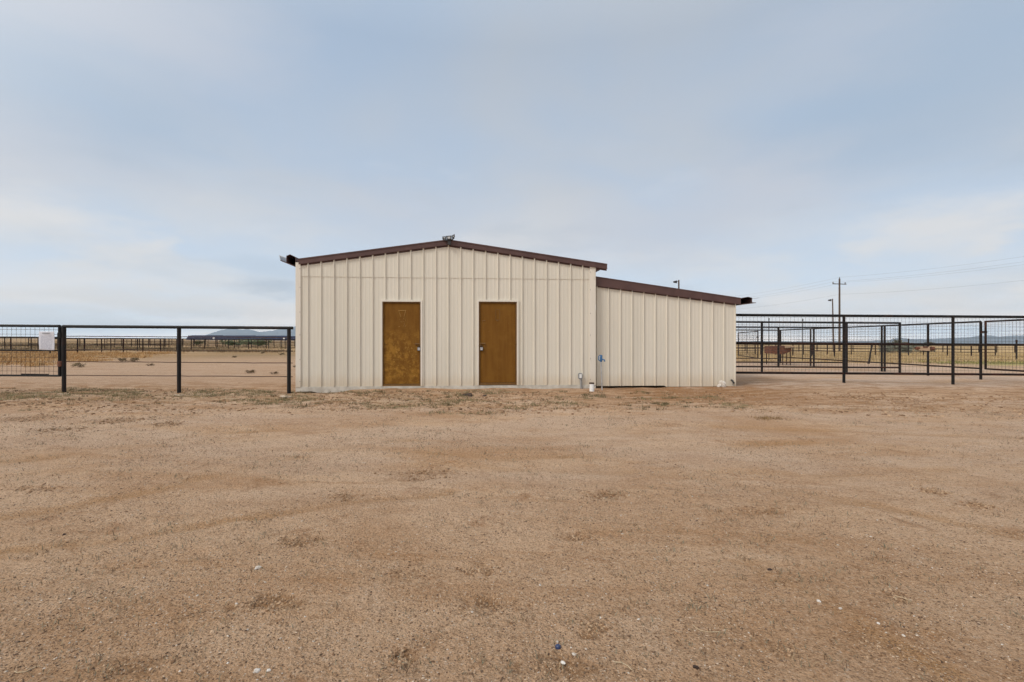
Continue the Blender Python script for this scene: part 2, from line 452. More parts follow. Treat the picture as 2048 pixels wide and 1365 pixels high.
def door_mat(name, worn):
    m, t, b, pos = material(name)
    v = t.vmath('MULTIPLY', pos, (9, 9, 0.9))
    brush = t.noise(v, 1.4, 5, 0.6)
    col = t.mix(t.maprange(brush, 0.3, 0.7), (0.150, 0.064, 0.010), (0.188, 0.085, 0.014))
    cloud = t.noise(pos, 3.2, 5, 0.65)
    col = t.mix(t.math('MULTIPLY', t.maprange(cloud, 0.45, 0.72), 0.6), col, (0.205, 0.097, 0.017))
    if worn:
        sp = t.n('ShaderNodeSeparateXYZ'); t.l(pos, sp.inputs[0])
        where = t.math('MULTIPLY', t.maprange(sp.outputs['Z'], 0.0, 0.5, 0.55, 1.0), t.maprange(sp.outputs['Z'], 1.75, 0.9))
        patch = t.math('MULTIPLY', t.maprange(t.noise(pos, 5.5, 6, 0.75), 0.45, 0.60), where)
        col = t.mix(t.math('MULTIPLY', patch, 0.6), col, (0.37, 0.19, 0.032))
        spk = t.math('MULTIPLY', t.maprange(t.noise(pos, 34, 4, 0.7), 0.60, 0.68), where)
        col = t.mix(t.math('MULTIPLY', spk, 0.9), col, (0.50, 0.31, 0.08))
        pit = t.maprange(t.noise(t.vmath('ADD', pos, (3.1, 0, 0)), 26, 4, 0.7), 0.63, 0.70)
        col = t.mix(t.math('MULTIPLY', pit, 0.6), col, (0.10, 0.04, 0.01))
        bump(t, b, t.noise(pos, 14, 5, 0.7), 0.5, 0.006)
    else:
        spk = t.maprange(t.noise(pos, 42, 2, 0.5), 0.755, 0.78)
        col = t.mix(t.math('MULTIPLY', spk, 0.6), col, (0.50, 0.36, 0.14))
        bump(t, b, brush, 0.2, 0.003)
    t.l(col, b.inputs['Base Color'])
    b.inputs['Roughness'].default_value = 0.65; b.inputs['Specular IOR Level'].default_value = 0.12
    return m
M['door_worn'] = door_mat('worn_mustard_paint', True)
M['door'] = door_mat('mustard_paint', False)
M['residue'] = simple('glue_residue', (0.42, 0.25, 0.065), (0.30, 0.155, 0.03), 40.0, 0.7)
M['residue_edge_shade'] = simple('dark_residue_edge_shade', (0.13, 0.06, 0.015), (0.20, 0.10, 0.02), 40.0, 0.7)  # glue and ironwork brown; also paints the shadow lines of the door frames

def notice_mat():
    m, t, b, pos = material('printed_notice')
    sp = t.n('ShaderNodeSeparateXYZ'); t.l(pos, sp.inputs[0])
    lines = t.math('FRACT', t.math('MULTIPLY', sp.outputs['Z'], 70.0))
    on = t.math('LESS_THAN', lines, 0.45)
    words = t.maprange(t.noise(t.vmath('MULTIPLY', pos, (140, 1, 70)), 1.0, 2, 0.5), 0.42, 0.5)
    ink = t.math('MULTIPLY', on, words)
    at = t.n('ShaderNodeVertexColor', layer_name='tint')     # tint marks the printed block inside the margins
    ink = t.math('MULTIPLY', ink, t.math('MULTIPLY', t.math('SUBTRACT', 1.0, at.outputs['Color']), 1.0))
    t.l(t.mix(t.math('MULTIPLY', ink, 0.75), (0.60, 0.60, 0.65), (0.12, 0.12, 0.20)), b.inputs['Base Color'])
    b.inputs['Roughness'].default_value = 0.6
    return m
M['notice'] = notice_mat()
M['ink'] = simple('black_print', (0.10, 0.10, 0.12), (0.14, 0.14, 0.16), 30, 0.7)

def ground_mat():
    m, t, b, pos = material('dry_desert_soil')
    sp = t.n('ShaderNodeSeparateXYZ'); t.l(pos, sp.inputs[0])
    X, Y = sp.outputs['X'], sp.outputs['Y']
    pale, tan, brown, red = (0.653, 0.439, 0.283), (0.524, 0.318, 0.182), (0.449, 0.236, 0.105), (0.360, 0.183, 0.084)
    at = t.n('ShaderNodeVertexColor', layer_name='soil'); sc_ = t.n('ShaderNodeSeparateColor'); t.l(at.outputs['Color'], sc_.inputs[0])
    big = t.noise(t.vmath('MULTIPLY', pos, (0.45, 1.0, 1)), 1.0, 8, 0.68, 0.5)
    col = t.mix(t.maprange(big, 0.38, 0.62), tan, pale)
    rot = t.n('ShaderNodeVectorRotate', rotation_type='Z_AXIS'); rot.inputs['Angle'].default_value = R(7)
    t.l(pos, rot.inputs['Vector'])
    stk = t.noise(t.vmath('MULTIPLY', rot.outputs[0], (0.55, 2.6, 1)), 1.0, 7, 0.66, 0.8)
    col = t.mix(t.math('MULTIPLY', t.maprange(stk, 0.52, 0.68), 0.5), col, brown)
    blot = t.noise(pos, 2.1, 7, 0.74, 0.4)
    col = t.mix(t.math('MULTIPLY', t.maprange(blot, 0.55, 0.66), 0.65), col, red)
    lt = t.noise(t.vmath('ADD', pos, (5.0, 3.0, 0.0)), 1.3, 7, 0.7, 0.3)
    col = t.mix(t.math('MULTIPLY', t.maprange(lt, 0.56, 0.70), 0.5), col, (0.680, 0.478, 0.326))
    col = t.mix(t.math('MULTIPLY', sc_.outputs[0], 0.75), col, (0.470, 0.262, 0.120))
    col = t.mix(t.math('MULTIPLY', sc_.outputs[1], 0.9), col, (0.290, 0.150, 0.064))
    comp = t.math('MULTIPLY', t.math('MULTIPLY', t.maprange(Y, 2.6, 5.0), t.maprange(Y, 12.0, 10.5)), t.maprange(t.noise(t.vmath('MULTIPLY', pos, (0.4, 1.1, 1)), 1.0, 6, 0.65, 0.3), 0.36, 0.60))
    col = t.mix(t.math('MULTIPLY', comp, 0.42), col, (0.66, 0.51, 0.40))
    lot = t.math('MULTIPLY', t.maprange(Y, 11.2, 13.0), t.maprange(Y, 34, 24))
    lot = t.math('MULTIPLY', lot, t.maprange(t.noise(t.vmath('MULTIPLY', pos, (0.25, 0.7, 1)), 1.0, 6, 0.65, 0.3), 0.34, 0.56))
    col = t.mix(t.math('MULTIPLY', lot, t.maprange(X, -2.0, 5.0, 0.22, 0.62)), col, (0.64, 0.51, 0.42))
    beh = t.math('MULTIPLY', t.math('MULTIPLY', t.maprange(Y, 11.0, 12.5), t.maprange(Y, 60, 45)), t.maprange(X, -3.5, -5.5))
    col = t.mix(t.math('MULTIPLY', beh, 0.55), col, (0.47, 0.325, 0.225))
    lines = t.noise(t.vmath('MULTIPLY', pos, (1.1, 4.5, 1)), 1.3, 6, 0.75)
    lines = t.math('MULTIPLY', t.maprange(lines, 0.55, 0.66), t.math('MULTIPLY', t.maprange(Y, 10.5, 11.5), t.maprange(Y, 30, 22)))
    col = t.mix(t.math('MULTIPLY', t.math('MULTIPLY', lines, t.maprange(X, -1.0, -4.0)), 0.6), col, (0.30, 0.18, 0.09))
    crk = t.math('ABSOLUTE', t.math('SUBTRACT', t.noise(pos, 8.5, 4, 0.6, 0.6), 0.5))
    crk = t.math('MULTIPLY', t.maprange(crk, 0.014, 0.004), t.maprange(t.noise(pos, 3.1, 4, 0.6), 0.50, 0.60))
    col = t.mix(t.math('MULTIPLY', crk, 0.55), col, (0.17, 0.09, 0.045))
    # damp darker soil beside the shed and along the fence foot
    churn = t.maprange(Y, 7.6, 9.2)
    ch2 = t.math('MULTIPLY', churn, t.maprange(Y, 15, 12.0))
    md = t.noise(t.vmath('MULTIPLY', pos, (1.0, 2.4, 1)), 1.6, 6, 0.7)
    col = t.mix(t.math('MULTIPLY', t.math('MULTIPLY', ch2, t.maprange(md, 0.47, 0.58)), 0.85), col, (0.340, 0.183, 0.084))
    rightside = t.math('MULTIPLY', t.maprange(X, 1.0, 3.5), t.math('MULTIPLY', t.maprange(Y, 8.8, 10.4), t.maprange(Y, 14.2, 12.6)))
    rightside = t.math('MULTIPLY', rightside, t.maprange(X, 8.0, 5.2))
    col = t.mix(t.math('MULTIPLY', t.math('MULTIPLY', rightside, t.maprange(md, 0.34, 0.50)), 0.85), col, (0.340, 0.170, 0.071))
    # grey-green haze of tiny weeds before the fence
    weed = t.math('MULTIPLY', t.math('MULTIPLY', t.maprange(Y, 8.6, 9.6), t.maprange(Y, 11.4, 10.4)), t.maprange(X, 0.5, -3.0))
    wn = t.noise(t.vmath('MULTIPLY', pos, (0.8, 2.2, 1)), 2.4, 6, 0.75)
    col = t.mix(t.math('MULTIPLY', t.math('MULTIPLY', weed, t.maprange(wn, 0.44, 0.60)), 0.45), col, (0.258, 0.197, 0.089))
    # far country: dry grass, bare dirt and scrub in broad patches
    rr = t.n('ShaderNodeVectorMath', operation='LENGTH'); t.l(pos, rr.inputs[0])
    far = t.maprange(rr.outputs['Value'], 24, 48)
    fp = t.noise(t.vmath('MULTIPLY', pos, (0.018, 0.05, 1)), 1.0, 5, 0.6, 0.3)
    fcol = t.ramp(fp, [(0.30, (0.408, 0.249, 0.123)), (0.42, (0.598, 0.432, 0.258)), (0.50, (0.449, 0.301, 0.141)), (0.60, (0.272, 0.216, 0.117)), (0.72, (0.544, 0.367, 0.184))])
    golden = t.maprange(X, 12, 22)
    fcol = t.mix(1.0, fcol, (0.76, 0.72, 0.70), 'MULTIPLY')
    fcol = t.mix(t.math('MULTIPLY', golden, 0.6), fcol, (0.626, 0.439, 0.203))
    col = t.mix(far, col, fcol)
    # green strip in the far pen
    grn = t.math('MULTIPLY', t.math('MULTIPLY', t.maprange(Y, 24.5, 26), t.maprange(Y, 31, 29)), t.maprange(X, 24.0, 27.0))
    col = t.mix(t.math('MULTIPLY', grn, 0.75), col, (0.286, 0.288, 0.074))
    # gravelly grain and crumbs
    grain = t.noise(pos, 130, 3, 0.7)
    gr2 = t.noise(pos, 26, 7, 0.8)
    col = t.mix(t.math('MULTIPLY', t.maprange(grain, 0.50, 0.36), 0.5), col, (0.231, 0.124, 0.061))
    col = t.mix(t.math('MULTIPLY', t.maprange(grain, 0.56, 0.70), 0.35), col, (0.720, 0.563, 0.394))
    col = t.mix(t.math('MULTIPLY', t.maprange(gr2, 0.56, 0.68), 0.5), col, (0.272, 0.144, 0.068))
    g3 = t.noise(pos, 55, 4, 0.75)
    col = t.mix(t.math('MULTIPLY', t.maprange(g3, 0.47, 0.36), 0.6), col, (0.20, 0.115, 0.06))
    col = t.mix(t.math('MULTIPLY', t.maprange(g3, 0.55, 0.66), 0.5), col, (0.66, 0.52, 0.40))
    cell = t.n('ShaderNodeTexVoronoi'); t.l(pos, cell.inputs['Vector']); cell.inputs['Scale'].default_value = 85
    cs = t.n('ShaderNodeSeparateColor'); t.l(cell.outputs['Color'], cs.inputs[0])
    speck_dark = t.math('MULTIPLY', t.math('LESS_THAN', cell.outputs['Distance'], 0.36), t.math('GREATER_THAN', cs.outputs[0], 0.93))
    speck_pale = t.math('MULTIPLY', t.math('LESS_THAN', cell.outputs['Distance'], 0.30), t.math('LESS_THAN', cs.outputs[0], 0.06))
    col = t.mix(t.math('MULTIPLY', speck_dark, 0.7), col, (0.136, 0.072, 0.037))
    col = t.mix(t.math('MULTIPLY', speck_pale, 0.7), col, (0.720, 0.620, 0.500))
    t.l(col, b.inputs['Base Color'])
    b.inputs['Roughness'].default_value = 0.95; b.inputs['Specular IOR Level'].default_value = 0.1
    h1 = t.noise(pos, 34, 7, 0.75)
    peb = t.math('SUBTRACT', 1.0, t.maprange(t.voro(pos, 70), 0.0, 0.6))
    hh = t.math('ADD', t.math('MULTIPLY', h1, 1.3), t.math('MULTIPLY', peb, 0.35))
    hh = t.math('ADD', hh, t.math('MULTIPLY', t.noise(pos, 8, 6, 0.7), 2.6))
    bump(t, b, hh, 1.0, 0.026)
    return m
M['ground'] = ground_mat()

def hill_mat(name, a, bb):
    return simple(name, a, bb, 0.004, 1.0, lo=0.3, hi=0.7, spec=0.0)
M['hill'] = hill_mat('far_range', (0.17, 0.165, 0.155), (0.23, 0.215, 0.195))

# ------------------------------------------------------------------ ground: one sheet to the horizon
def build_ground():
    front = np.concatenate([np.linspace(-62, -52, 12)[:-1], np.linspace(-52, 52, 760), np.linspace(52, 62, 12)[1:]])
    back = np.linspace(62, 298, 50)[1:-1]
    ang = np.radians(np.concatenate([front, back])); na = len(ang)
    rad = np.concatenate([np.geomspace(0.25, 1.3, 14)[:-1], np.geomspace(1.3, 16.5, 560)[:-1], np.geomspace(16.5, 120, 130)[:-1], np.geomspace(120, 10950, 70)])
    nr = len(rad)
    A, Rr = np.meshgrid(ang, rad)
    x = (np.sin(A) * Rr).ravel(); y = (np.cos(A) * Rr).ravel()
    z = ground_z(x, y, True, Rr.ravel())
    co = np.stack([x, y, z], 1)
    co = np.vstack([co, [[0, 0, 0]]])
    i = np.arange(nr - 1)[:, None] * na; k = np.arange(na)[None, :]; k2 = (k + 1) % na
    quads = np.stack([i + k, i + na + k, i + na + k2, i + k2], -1).reshape(-1, 4)
    cc = len(co) - 1
    tris = np.stack([np.full(na, cc), np.arange(na), (np.arange(na) + 1) % na], -1)
    me = bpy.data.meshes.new('ground')
    me.vertices.add(len(co)); me.vertices.foreach_set('co', co.ravel())
    nl = quads.size + tris.size
    me.loops.add(nl); me.loops.foreach_set('vertex_index', np.concatenate([quads.ravel(), tris[:, ::-1].ravel()]).astype(np.int32))
    npoly = len(quads) + len(tris); me.polygons.add(npoly)
    st = np.concatenate([np.arange(len(quads)) * 4, quads.size + np.arange(len(tris)) * 3])
    me.polygons.foreach_set('loop_start', st.astype(np.int32))
    me.polygons.foreach_set('use_smooth', np.ones(npoly, bool))
    me.update(calc_edges=True)
    tr, sc = soil_masks(co[:, 0], co[:, 1])
    at = me.color_attributes.new('soil', 'FLOAT_COLOR', 'POINT')     # red: loose wheel tracks, green: scuffed hollows
    at.data.foreach_set('color', np.stack([tr, sc, rough_zone(co[:, 0], co[:, 1]), np.ones(len(co))], 1).astype(np.float32).ravel())
    me.materials.append(M['ground'])
    o = bpy.data.objects.new('ground', me); COL.objects.link(o)
    o['kind'] = 'structure'
build_ground()

# ------------------------------------------------------------------ far ranges on the horizon
def hills(name, D, pts, depth, seed):
    """ridge line given as measured (px, py); a real ridge with slopes on both sides"""
    mb = MB()
    px = np.linspace(pts[0][0], pts[-1][0], 140)
    py = np.interp(px, [p[0] for p in pts], [p[1] for p in pts])
    py = py + 0.55 * vnoise(px, px * 0, 7.0, seed + 2) + 0.3 * vnoise(px, px * 0, 2.6, seed + 3)
    rows = 9
    vs, fs = [], []
    for i, (a, b) in enumerate(zip(px, py)):
        top = P(a, b, D)
        bz = ground_z(np.array([top.x]), np.array([D]))[0] - 6
        for k in range(rows):
            q = (k / (rows - 1)) * 2 - 1
            prof = (1 - abs(q)) ** 1.15
            nn = float(vnoise(np.array([a * 1.0]), np.array([k * 9.0 + seed]), 9.0, seed)[0])
            h = (top.z - bz) * prof
            vs.append((top.x * (1 + q * depth / D), D + q * depth, bz + h * (1 + (0.22 * nn if 0 < k < rows - 1 and k != rows // 2 else 0))))
    n = len(px)
    for i in range(n - 1):
        for k in range(rows - 1):
            fs.append((i * rows + k, (i + 1) * rows + k, (i + 1) * rows + k + 1, i * rows + k + 1))
    mb.add(vs, fs, True)
    o = mb.build(name, M['hill']); o['kind'] = 'structure'
    return o
hills('mountains', 9000, [(372, 679), (400, 674), (420, 668), (440, 661), (458, 658), (474, 658), (483, 661), (494, 659), (506, 661), (520, 665), (532, 663.5), (550, 661), (566, 657), (600, 651), (640, 648), (690, 652), (740, 662), (800, 672), (860, 683)], 1800, 5)
hills('hills', 7000, [(1440, 690), (1462, 684), (1520, 682.5), (1600, 683), (1700, 682.5), (1740, 682), (1780, 680.5), (1792, 677), (1806, 676.5), (1822, 679), (1850, 678.5), (1880, 677.5), (1925, 676), (1955, 672.5), (1976, 671), (2000, 674), (2020, 672), (2060, 671), (2120, 676), (2240, 690)], 1400, 8)

# ------------------------------------------------------------------ the metal shed
OX, OY = (593 - CX) / F * 11.73, 11.73
WX, WY = (1191 - CX) / F * 12.32, 12.32
AL = math.atan2(WY - OY, WX - OX); CA, SA = math.cos(AL), math.sin(AL)
dU, nV = Vector((CA, SA, 0)), Vector((SA, -CA, 0))

class Plane:
    """front wall plane: u along the wall, v out of it towards the yard, z up"""
    def __init__(self, ox, oy): self.o = Vector((ox, oy, 0))
    def W(self, u, v, z): return self.o + dU * u + nV * v + Vector((0, 0, z))
    def u(self, px):
        t = (px - CX) / F; return (t * self.o.y - self.o.x) / (CA - t * SA)
    def z(self, px, py):
        Y = self.o.y + self.u(px) * SA; return CAM_H - (py - CY) / F * Y
    def S(self, px, py, v=0.0): return self.W(self.u(px), v, self.z(px, py))
A = Plane(OX, OY)
lo = A.W(A.u(1191), -0.14, 0)
B = Plane(lo.x, lo.y)
DEPTH = 6.4
back = -nV * DEPTH

shed = thing('metal_shed', 'cream ribbed metal shed with brown roof trim, two mustard doors and a lower lean-to', 'shed', A.W(3.5, -1, -0.05))

def siding(pl, ribs, u0, u1, zbot, ztop, openings=(), seam=None):
    """corrugated sheet: tall ribs with two low ribs between, cut round openings"""
    prof = []
    sp = ribs[1] - ribs[0]
    for r in ribs:
        for du, v in ((-0.036, 0.0), (-0.026, 0.030), (-0.010, 0.030), (0.012, 0.0)):
            prof.append((r + du, v))
        for q in (0.34, 0.64):
            for du, v in ((-0.020, 0.0), (-0.010, 0.0024), (0.010, 0.0024), (0.020, 0.0)):
                prof.append((r + sp * q + du, v))
    cuts = [c for o in openings for c in (o[0], o[1])] + [u0, u1]
    prof.sort(); us = [p[0] for p in prof]; vs_ = [p[1] for p in prof]
    brk = sorted(set([u for u in us if u0 < u < u1] + cuts))
    mb = MB()
    for a, b in zip(brk[:-1], brk[1:]):
        m = (a + b) / 2
        va, vb = np.interp([a, b], us, vs_)
        spans = [(zbot, None)]
        for o in openings:
            if o[0] < m < o[1]: spans = [(zbot, o[2]), (o[3], None)]
        for (z0, z1) in spans:
            za0, zb0 = (z0(a), z0(b)) if callable(z0) else (z0, z0)
            za1, zb1 = (ztop(a), ztop(b)) if z1 is None else (z1, z1)
            if za1 - za0 < 0.01: continue
            if seam is not None and za0 < seam < za1 - 0.05:
                mb.add([pl.W(a, va, za0), pl.W(b, vb, zb0), pl.W(b, vb, seam), pl.W(a, va, seam)], [(0, 1, 2, 3)])
                e = 0.0095
                mb.add([pl.W(a, va + e, seam - 0.006), pl.W(b, vb + e, seam - 0.006), pl.W(b, vb + e, zb1), pl.W(a, va + e, za1)], [(0, 1, 2, 3)])
                mb.add([pl.W(a, va, seam - 0.006), pl.W(b, vb, seam - 0.006), pl.W(b, vb + e, seam - 0.006), pl.W(a, va + e, seam - 0.006)], [(0, 1, 2, 3)])
            else:
                mb.add([pl.W(a, va, za0), pl.W(b, vb, zb0), pl.W(b, vb, zb1), pl.W(a, va, za1)], [(0, 1, 2, 3)])
    return mb

UE, UP = A.u(1190), A.u(897)
Z_E, Z_P, Z_R = A.z(600, 519), A.z(897, 481), A.z(1213, 529.5)
def gable(u):
    if u < UP: return Z_E + (Z_P - Z_E) * (u - A.u(600)) / (UP - A.u(600))
    return Z_P + (Z_R - Z_P) * (u - UP) / (A.u(1213) - UP)
TH = 0.128                                        # fascia height of the rake
ribs = list(np.linspace(A.u(617.8), A.u(1166), 23))
ribs = [ribs[0] - (ribs[1] - ribs[0])] + ribs + [ribs[-1] + (ribs[1] - ribs[0])]
ZS = A.z(610, 774)                                # top of the slab
ZSEAM = A.z(890, 556)
D1 = (A.u(765), A.u(841.5), A.z(803, 769.5), A.z(803, 604))
D2 = (A.u(957.5), A.u(1033.5), A.z(995, 767), A.z(995, 604))
siding(A, ribs, 0.0, UE, ZS, lambda u: gable(u) - 0.07, [(D1[0], D1[1], ZS, D1[3]), (D2[0], D2[1], ZS, D2[3])], ZSEAM).build('wall', M['siding'], shed)

# side and rear walls (plain sheet; folded as a U), butted against the corner trim
mb = MB()
zl, zr, zp = gable(0) - 0.12, gable(UE) - 0.12, Z_P - 0.12
mb.hexa([A.W(0.002, -0.02, ZS), A.W(0.03, -0.02, ZS), A.W(0.03, -DEPTH, ZS), A.W(0.002, -DEPTH, ZS),
         A.W(0.002, -0.02, zl), A.W(0.03, -0.02, zl), A.W(0.03, -DEPTH, zl), A.W(0.002, -DEPTH, zl)])
mb.build('side_wall', M['siding'], shed)
mb = MB()
mb.hexa([A.W(UE - 0.03, -0.02, ZS), A.W(UE - 0.002, -0.02, ZS), A.W(UE - 0.002, -DEPTH, ZS), A.W(UE - 0.03, -DEPTH, ZS),
         A.W(UE - 0.03, -0.02, zr), A.W(UE - 0.002, -0.02, zr), A.W(UE - 0.002, -DEPTH, zr), A.W(UE - 0.03, -DEPTH, zr)])
mb.build('side_wall', M['siding'], shed)
MB().prism([A.W(0.01, -DEPTH, ZS), A.W(UE - 0.01, -DEPTH, ZS), A.W(UE - 0.01, -DEPTH, zr), A.W(UP, -DEPTH, zp), A.W(0.01, -DEPTH, zl)], -nV * 0.03).build('rear_wall', M['siding'], shed)

# corner trims with screws
for (ua, ub) in ((-0.012, A.u(602)), (A.u(1179), UE + 0.012)):
    mb = MB(); top = gable((ua + ub) / 2) - 0.075
    mb.hexa([A.W(ua, 0.031, ZS - 0.01), A.W(ub, 0.031, ZS - 0.01), A.W(ub, -0.02, ZS - 0.01), A.W(ua, -0.10, ZS - 0.01),
             A.W(ua, 0.031, top), A.W(ub, 0.031, top), A.W(ub, -0.02, top), A.W(ua, -0.10, top)])
    ct = mb.build('corner_trim', M['trim_cream'], shed)
    us = ub - 0.015 if ua < 1 else ua + 0.015
    for zs in (0.22, 0.75, 1.35, 1.9, 2.5, 2.95):
        sc = MB(); sc.tube([A.W(us, 0.0295, zs), A.W(us, 0.037, zs)], 0.008, 6)
        sc.build('screw', M['wire'], ct)

# rake fascias (front edge of the roof), each with a dark closure strip below standing in for the shaded gap between ribs
def rake(pl, ua, za, ub, zb, th, name='rake_trim', v0=0.036):
    mb = MB()
    mb.prism([pl.W(ua, v0 + 0.03, za - th), pl.W(ub, v0 + 0.03, zb - th), pl.W(ub, v0 + 0.03, zb), pl.W(ua, v0 + 0.03, za)], -nV * 0.022)
    mb.prism([pl.W(ua, 0.0185, za - th - 0.036), pl.W(ub, 0.0185, zb - th - 0.036), pl.W(ub, 0.0185, zb - th + 0.02), pl.W(ua, 0.0185, za - th + 0.02)], -nV * 0.010)
    mb.prism([pl.W(ua, v0 + 0.040, za - 0.020), pl.W(ub, v0 + 0.040, zb - 0.020), pl.W(ub, v0 + 0.040, zb + 0.008), pl.W(ua, v0 + 0.040, za + 0.008)], -nV * 0.03)
    return mb.build(name, M['brown'], shed)
uL, uR = A.u(599), A.u(1213)
rake(A, uL, gable(uL), UP - 0.001, Z_P, TH)
rake(A, UP + 0.001, Z_P, uR, gable(uR), TH)

# roof sheets
mb = MB()
for (ua, ub) in ((-0.25, UP), (UP, uR - 0.004)):
    if ua < 0: ua = 0.02
    za, zb = gable(ua) - 0.012, gable(ub) - 0.012
    mb.hexa([A.W(ua, 0.036, za - 0.04), A.W(ub, 0.036, zb - 0.04), A.W(ub, -DEPTH - 0.15, zb - 0.04), A.W(ua, -DEPTH - 0.15, za - 0.04),
             A.W(ua, 0.036, za), A.W(ub, 0.036, zb), A.W(ub, -DEPTH - 0.15, zb), A.W(ua, -DEPTH - 0.15, za)])
mb.build('roof', M['brown'], shed)

# open-ended eave gutters, running back along both eaves
def gutter(pl, pts, wall=0.012, name='gutter'):
    """pts: outline of the gutter's section, measured on the wall plane"""
    ring = [pl.S(px, py, 0.03) for px, py in pts]
    c = sum(ring, Vector()) / len(ring)
    inner = [p + (c - p).normalized() * wall for p in ring]
    n = len(ring); L = -nV * (DEPTH + 0.1)
    mb = MB()
    vs = ring + inner + [p + L for p in ring] + [p + L for p in inner]
    fs = []
    for i in range(n):
        j = (i + 1) % n
        fs += [(i, j, n + j, n + i), (i, 2 * n + i, 2 * n + j, j), (n + i, n + j, 3 * n + j, 3 * n + i)]
    fs.append(tuple(range(2 * n, 3 * n)))
    mb.add(vs, fs)
    return mb.build(name, M['brown'], shed)
g1 = gutter(A, [(592.5, 533.5), (573.5, 526.5), (573.5, 512.5), (581, 509.5), (592.5, 515)])
mb = MB()
mb.prism([A.S(573.5, 526.8, 0.03), A.S(573.5, 525.2, 0.03), A.S(561.5, 520.8, 0.03), A.S(561.5, 522.4, 0.03)], -nV * 5.9)
mb.build('gutter_flange', M['brown'], g1)
mb = MB()
mb.prism([A.S(561.4, 522.0, 0.025), A.S(562.2, 522.2, 0.025), A.S(560.2, 511.8, 0.025), A.S(559.4, 511.6, 0.025)], -nV * 5.9)
mb.prism([A.S(559.6, 511.4, 0.032), A.S(559.6, 512.6, 0.032), A.S(573.3, 517.6, 0.032), A.S(573.3, 516.4, 0.032)], -nV * 0.04)
mb.build('gutter_lip', M['galv'], g1)
MB().prism([A.S(1190.6, 536.5, 0.02), A.S(1190.6, 543.8, 0.02), A.S(1201, 538.8, 0.02), A.S(1201, 538.2, 0.02)], back).build('eave_flashing', M['brown'], shed)

# concrete footing with a broken lower edge
mb = MB(); rr = random.Random(3)
xs = np.linspace(-0.015, UE + 0.015, 60)
low = [A.z(593, 783.5) + (-0.030 if 0.45 < u < 1.6 else 0) - 0.02 * sstep(u, 1.2, 2) - 0.25 * float(sstep(u, 1.9, 2.3)) + 0.008 * rr.uniform(-1, 1) for u in xs]
for i in range(len(xs) - 1):
    a, b = xs[i], xs[i + 1]
    mb.hexa([A.W(a, 0.024, low[i]), A.W(b, 0.024, low[i + 1]), A.W(b, -DEPTH, low[i + 1]), A.W(a, -DEPTH, low[i]),
             A.W(a, 0.020, ZS - 0.0005), A.W(b, 0.020, ZS - 0.0005), A.W(b, -DEPTH, ZS - 0.0005), A.W(a, -DEPTH, ZS - 0.0005)])
mb.build('footing', M['concrete'], shed)

# door frames and doors
def door(dd, mat, hinge_left, label):
    u0, u1, z0, z1 = dd
    tr = MB(); t_ = 0.045
    for (a, b, c, d) in ((u0 - t_, u0, ZS + 0.001, z1 + t_), (u1, u1 + t_, ZS + 0.001, z1 + t_), (u0 + 0.0005, u1 - 0.0005, z1, z1 + t_ - 0.001)):
        tr.hexa([A.W(a, 0.034, c), A.W(b, 0.034, c), A.W(b, -0.06, c), A.W(a, -0.06, c), A.W(a, 0.034, d), A.W(b, 0.034, d), A.W(b, -0.06, d), A.W(a, -0.06, d)])
    tr.build('door_trim', M['trim_cream'], shed)
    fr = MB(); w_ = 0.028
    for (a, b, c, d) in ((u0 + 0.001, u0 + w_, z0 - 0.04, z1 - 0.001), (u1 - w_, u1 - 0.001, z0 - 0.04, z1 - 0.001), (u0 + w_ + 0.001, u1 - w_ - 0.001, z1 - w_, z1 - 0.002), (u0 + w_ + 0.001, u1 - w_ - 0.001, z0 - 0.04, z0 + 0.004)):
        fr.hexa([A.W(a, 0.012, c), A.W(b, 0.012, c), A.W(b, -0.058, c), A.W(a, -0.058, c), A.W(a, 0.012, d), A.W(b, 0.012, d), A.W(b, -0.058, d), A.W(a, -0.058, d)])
    fr.build('door_frame', M['residue_edge_shade'], shed)  # frame coloured dark to paint in the shadow lines round the door
    a, b, c, d = u0 + w_ + 0.006, u1 - w_ - 0.006, z0 + 0.012, z1 - w_ - 0.007
    o = MB().hexa([A.W(a, -0.010, c), A.W(b, -0.010, c), A.W(b, -0.055, c), A.W(a, -0.055, c),
                   A.W(a, -0.010, d), A.W(b, -0.010, d), A.W(b, -0.055, d), A.W(a, -0.055, d)]).build('door', mat, shed)
    o['label'] = label
    # hinges
    for k in (0.16, 0.5, 0.86):
        zz_ = c + (d - c) * (1 - k); uh = a - 0.004 if hinge_left else b + 0.004
        MB().tube([A.W(uh, 0.012, zz_ - 0.05), A.W(uh, 0.012, zz_ + 0.05)], 0.011, 8).build('hinge', M['residue_edge_shade'], o)
    return o, a, b, c, d
dw, a1, b1, c1_, d1_ = door(D1, M['door_worn'], True, 'mustard door with peeling blotched paint')
dp, a2, b2, c2_, d2_ = door(D2, M['door'], False, 'smooth mustard door')

def hasp(o, u, z, s):
    mb = MB()
    mb.hexa([A.W(u - 0.10 * s, -0.009, z - 0.018), A.W(u + 0.075 * s, -0.009, z - 0.018), A.W(u + 0.075 * s, -0.0075, z - 0.018), A.W(u - 0.10 * s, -0.0075, z - 0.018),
             A.W(u - 0.10 * s, -0.009, z + 0.02), A.W(u + 0.075 * s, -0.009, z + 0.02), A.W(u + 0.075 * s, -0.0075, z + 0.02), A.W(u - 0.10 * s, -0.0075, z + 0.02)])
    mb.tube([A.W(u - 0.10 * s, 0.016, z), A.W(u + 0.085 * s, 0.016, z)], 0.012, 8)
    mb.tube([A.W(u - 0.06 * s, -0.008, z), A.W(u - 0.06 * s, 0.016, z)], 0.009, 6)
    mb.tube([A.W(u + 0.02 * s, 0.016, z), A.W(u + 0.02 * s, 0.022, z - 0.06)], 0.007, 6)
    mb.build('hasp', M['residue_edge_shade'], o)
zh1, zh2 = A.z(838, 688.5), A.z(963, 687.5)
